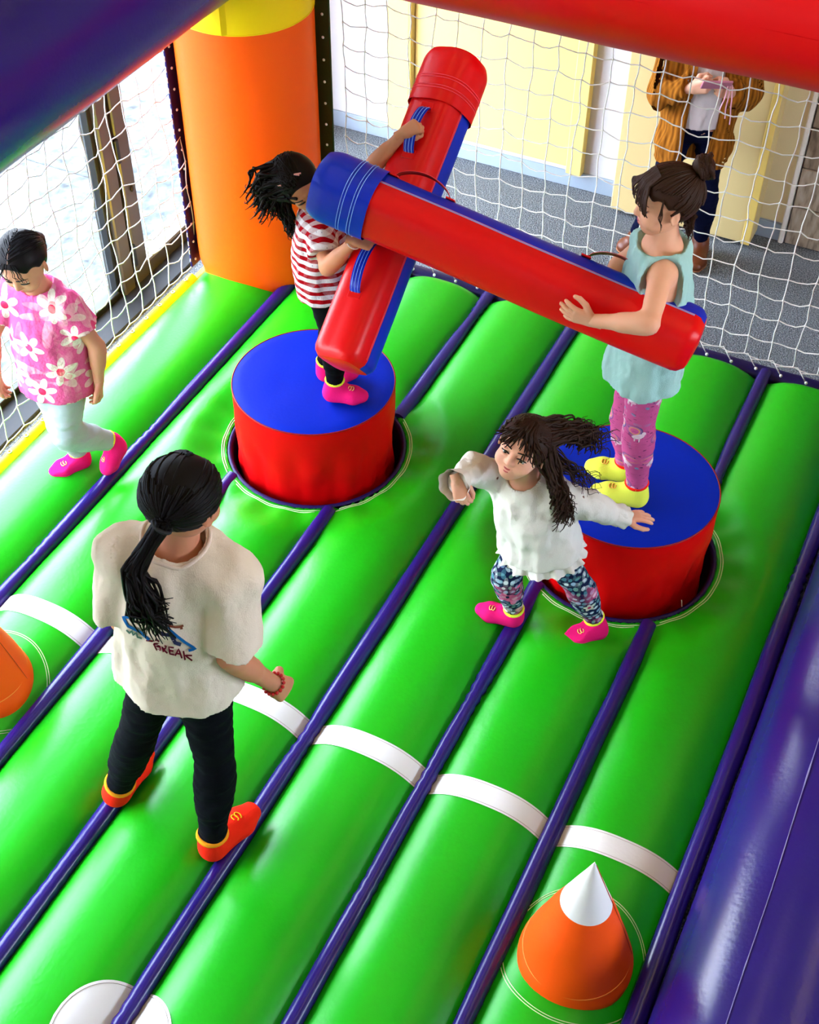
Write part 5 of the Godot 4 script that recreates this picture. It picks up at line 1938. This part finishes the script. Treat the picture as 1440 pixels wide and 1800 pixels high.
func woman_net() -> void:
	var J := {"head": V(0.02, 1.500, 0.06), "neck": V(0.015, 1.345, 0.02), "shR": V(-0.145, 1.285, 0.01), "elR": V(-0.20, 1.060, 0.03), "wrR": V(-0.085, 1.170, 0.20), "shL": V(0.175, 1.285, 0.01), "elL": V(0.235, 1.060, 0.03), "wrL": V(0.105, 1.150, 0.20), "hipR": V(-0.065, 0.870, 0.0), "hipL": V(0.085, 0.870, 0.0), "knR": V(-0.135, 0.460, 0.03), "anR": V(-0.207, 0.100, -0.072), "toR": V(-0.292, 0.030, -0.055), "heR": V(-0.168, 0.030, -0.112), "knL": V(0.128, 0.460, 0.04), "anL": V(0.166, 0.100, -0.047), "toL": V(0.117, 0.030, 0.140), "heL": V(0.180, 0.030, -0.080)}
	var hc := Color(0.10, 0.05, 0.03)
	var hd := {"fwd": V(0, -0.3, 0.95), "up": V(0, 1, 0.2), "size": 0.225, "hair": hc}
	var t := make_person("person", "woman in ochre cardigan and jeans standing behind the back net", V(-1.430, -0.5, -6.529), J, 1.28, Color(0.88, 0.66, 0.55), hd, [["R", V(0.6, 0.4, 0.5), V(0.6, 0.2, -0.5), "grip", 0.165], ["L", V(-0.6, 0.4, 0.5), V(-0.6, 0.2, -0.5), "grip", 0.165]])
	trousers(t, J, 1.24, cloth(Color(0.045, 0.075, 0.20), noise_tex(0.15, [Color(0.55, 0.6, 0.7), Color(1, 1, 1)], 128, 3, 40), 5), 0.004, 0.93, "jeans", 0.006)
	var F := top_field(J, 1.24, {"i": 0.010, "hem": -0.03, "flare": 0.0, "sleeve": 0.0, "neck": 0.085, "wr": 0.008})
	garment(t, "shirt", F, cloth(Color(0.88, 0.84, 0.84), null, 6), "white shirt")
	var G := top_field(J, 1.24, {"i": 0.034, "hem": 0.30, "flare": 0.05, "sleeve": 1.85, "sleeve_r": 0.018, "neck": 0.090, "wr": 0.028, "fr": Vector3(420, 60, 420)})
	var bs := torso_basis(J)
	var pel: Vector3 = (J.hipL + J.hipR) * 0.5
	G.carve(pel + bs.y * 0.12 + bs.z * 0.17, bs, V(0.085, 0.75, 0.16), 0.01)
	garment(t, "cardigan", G, cloth(Color.WHITE, ribs_print(Color(0.42, 0.24, 0.05), Color(0.66, 0.41, 0.12), 8, true), 5.0), "long ochre ribbed cardigan")
	# shoes
	var brown := mat(Color(0.42, 0.20, 0.08), 0.45)
	for s in ["L", "R"]:
		var an: Vector3 = J["an" + s]
		var to: Vector3 = J["to" + s]
		var he: Vector3 = J["he" + s]
		var f := Field.new(an.min(to).min(he) - Vector3.ONE * 0.08, an.max(to).max(he) + Vector3.ONE * 0.09, 0.008)
		foot(f, an, to, he, 1.30, 0.008)
		f.cut(an + Vector3.UP * 0.015, Vector3.UP)
		f.cut(V(0, 0.008, 0), Vector3.DOWN)
		var so := garment(t, "shoe", f, brown, "brown leather ankle shoe")
		var sl := Field.new(an.min(to).min(he) - Vector3.ONE * 0.08, an.max(to).max(he) + Vector3.ONE * 0.09, 0.008)
		foot(sl, an, to, he, 1.30, 0.012)
		sl.cut(V(0, 0.016, 0), Vector3.UP)
		sl.cut(V(0, 0.002, 0), Vector3.DOWN)
		garment(so, "sole", sl, mat(Color(0.70, 0.45, 0.28), 0.6))
	# phone with pink strap
	var ph := MB.new()
	ph.box(V(0.012, 1.235, 0.285), V(0.15, 0.012, 0.075), 0.004, Basis(Vector3.RIGHT, -0.9))
	var phone := thing("phone", "phone with a pink strap held by the woman behind the net", "phone", V(-1.430, -0.5, -6.529), deg_to_rad(YAW))
	part("case", ph, mat(Color(0.75, 0.45, 0.55), 0.4), phone)
	var st := MB.new()
	for k in 3:
		lock(st, [V(0.07 + 0.01 * k, 1.235, 0.285), V(0.06 + 0.02 * k, 1.16, 0.30), V(0.05 + 0.03 * k, 1.08 - 0.03 * k, 0.29)], 0.004, 0.003, 0.006, 1.0, k)
	part("strap", st, mat(Color(0.95, 0.72, 0.78), 0.6), phone)
	var hx := Transform3D(frame(hd.fwd, hd.up) * Basis.from_scale(Vector3.ONE * hd.size * 1.03), J.head)
	RN.seed = 56
	var h := MB.new()
	graft(h, cap_full, hx)
	for k in 120:
		var s := 1.0 if k % 2 else -1.0
		var a := scalp(hx, V(s * RN.randf_range(0.1, 0.9), RN.randf_range(0.0, 0.8), RN.randf_range(-0.7, 0.5)))
		var m := hx * V(s * RN.randf_range(0.36, 0.48), -0.25, RN.randf_range(-0.35, 0.15))
		lock(h, [a, m, m + V(0.02 * s, -0.16, 0.02) + jitter(0.03)], 0.007, 0.002, 0.006, 1.5, RN.randf() * 6, 12)
	part("hair", h, hair_mat(hc), t)
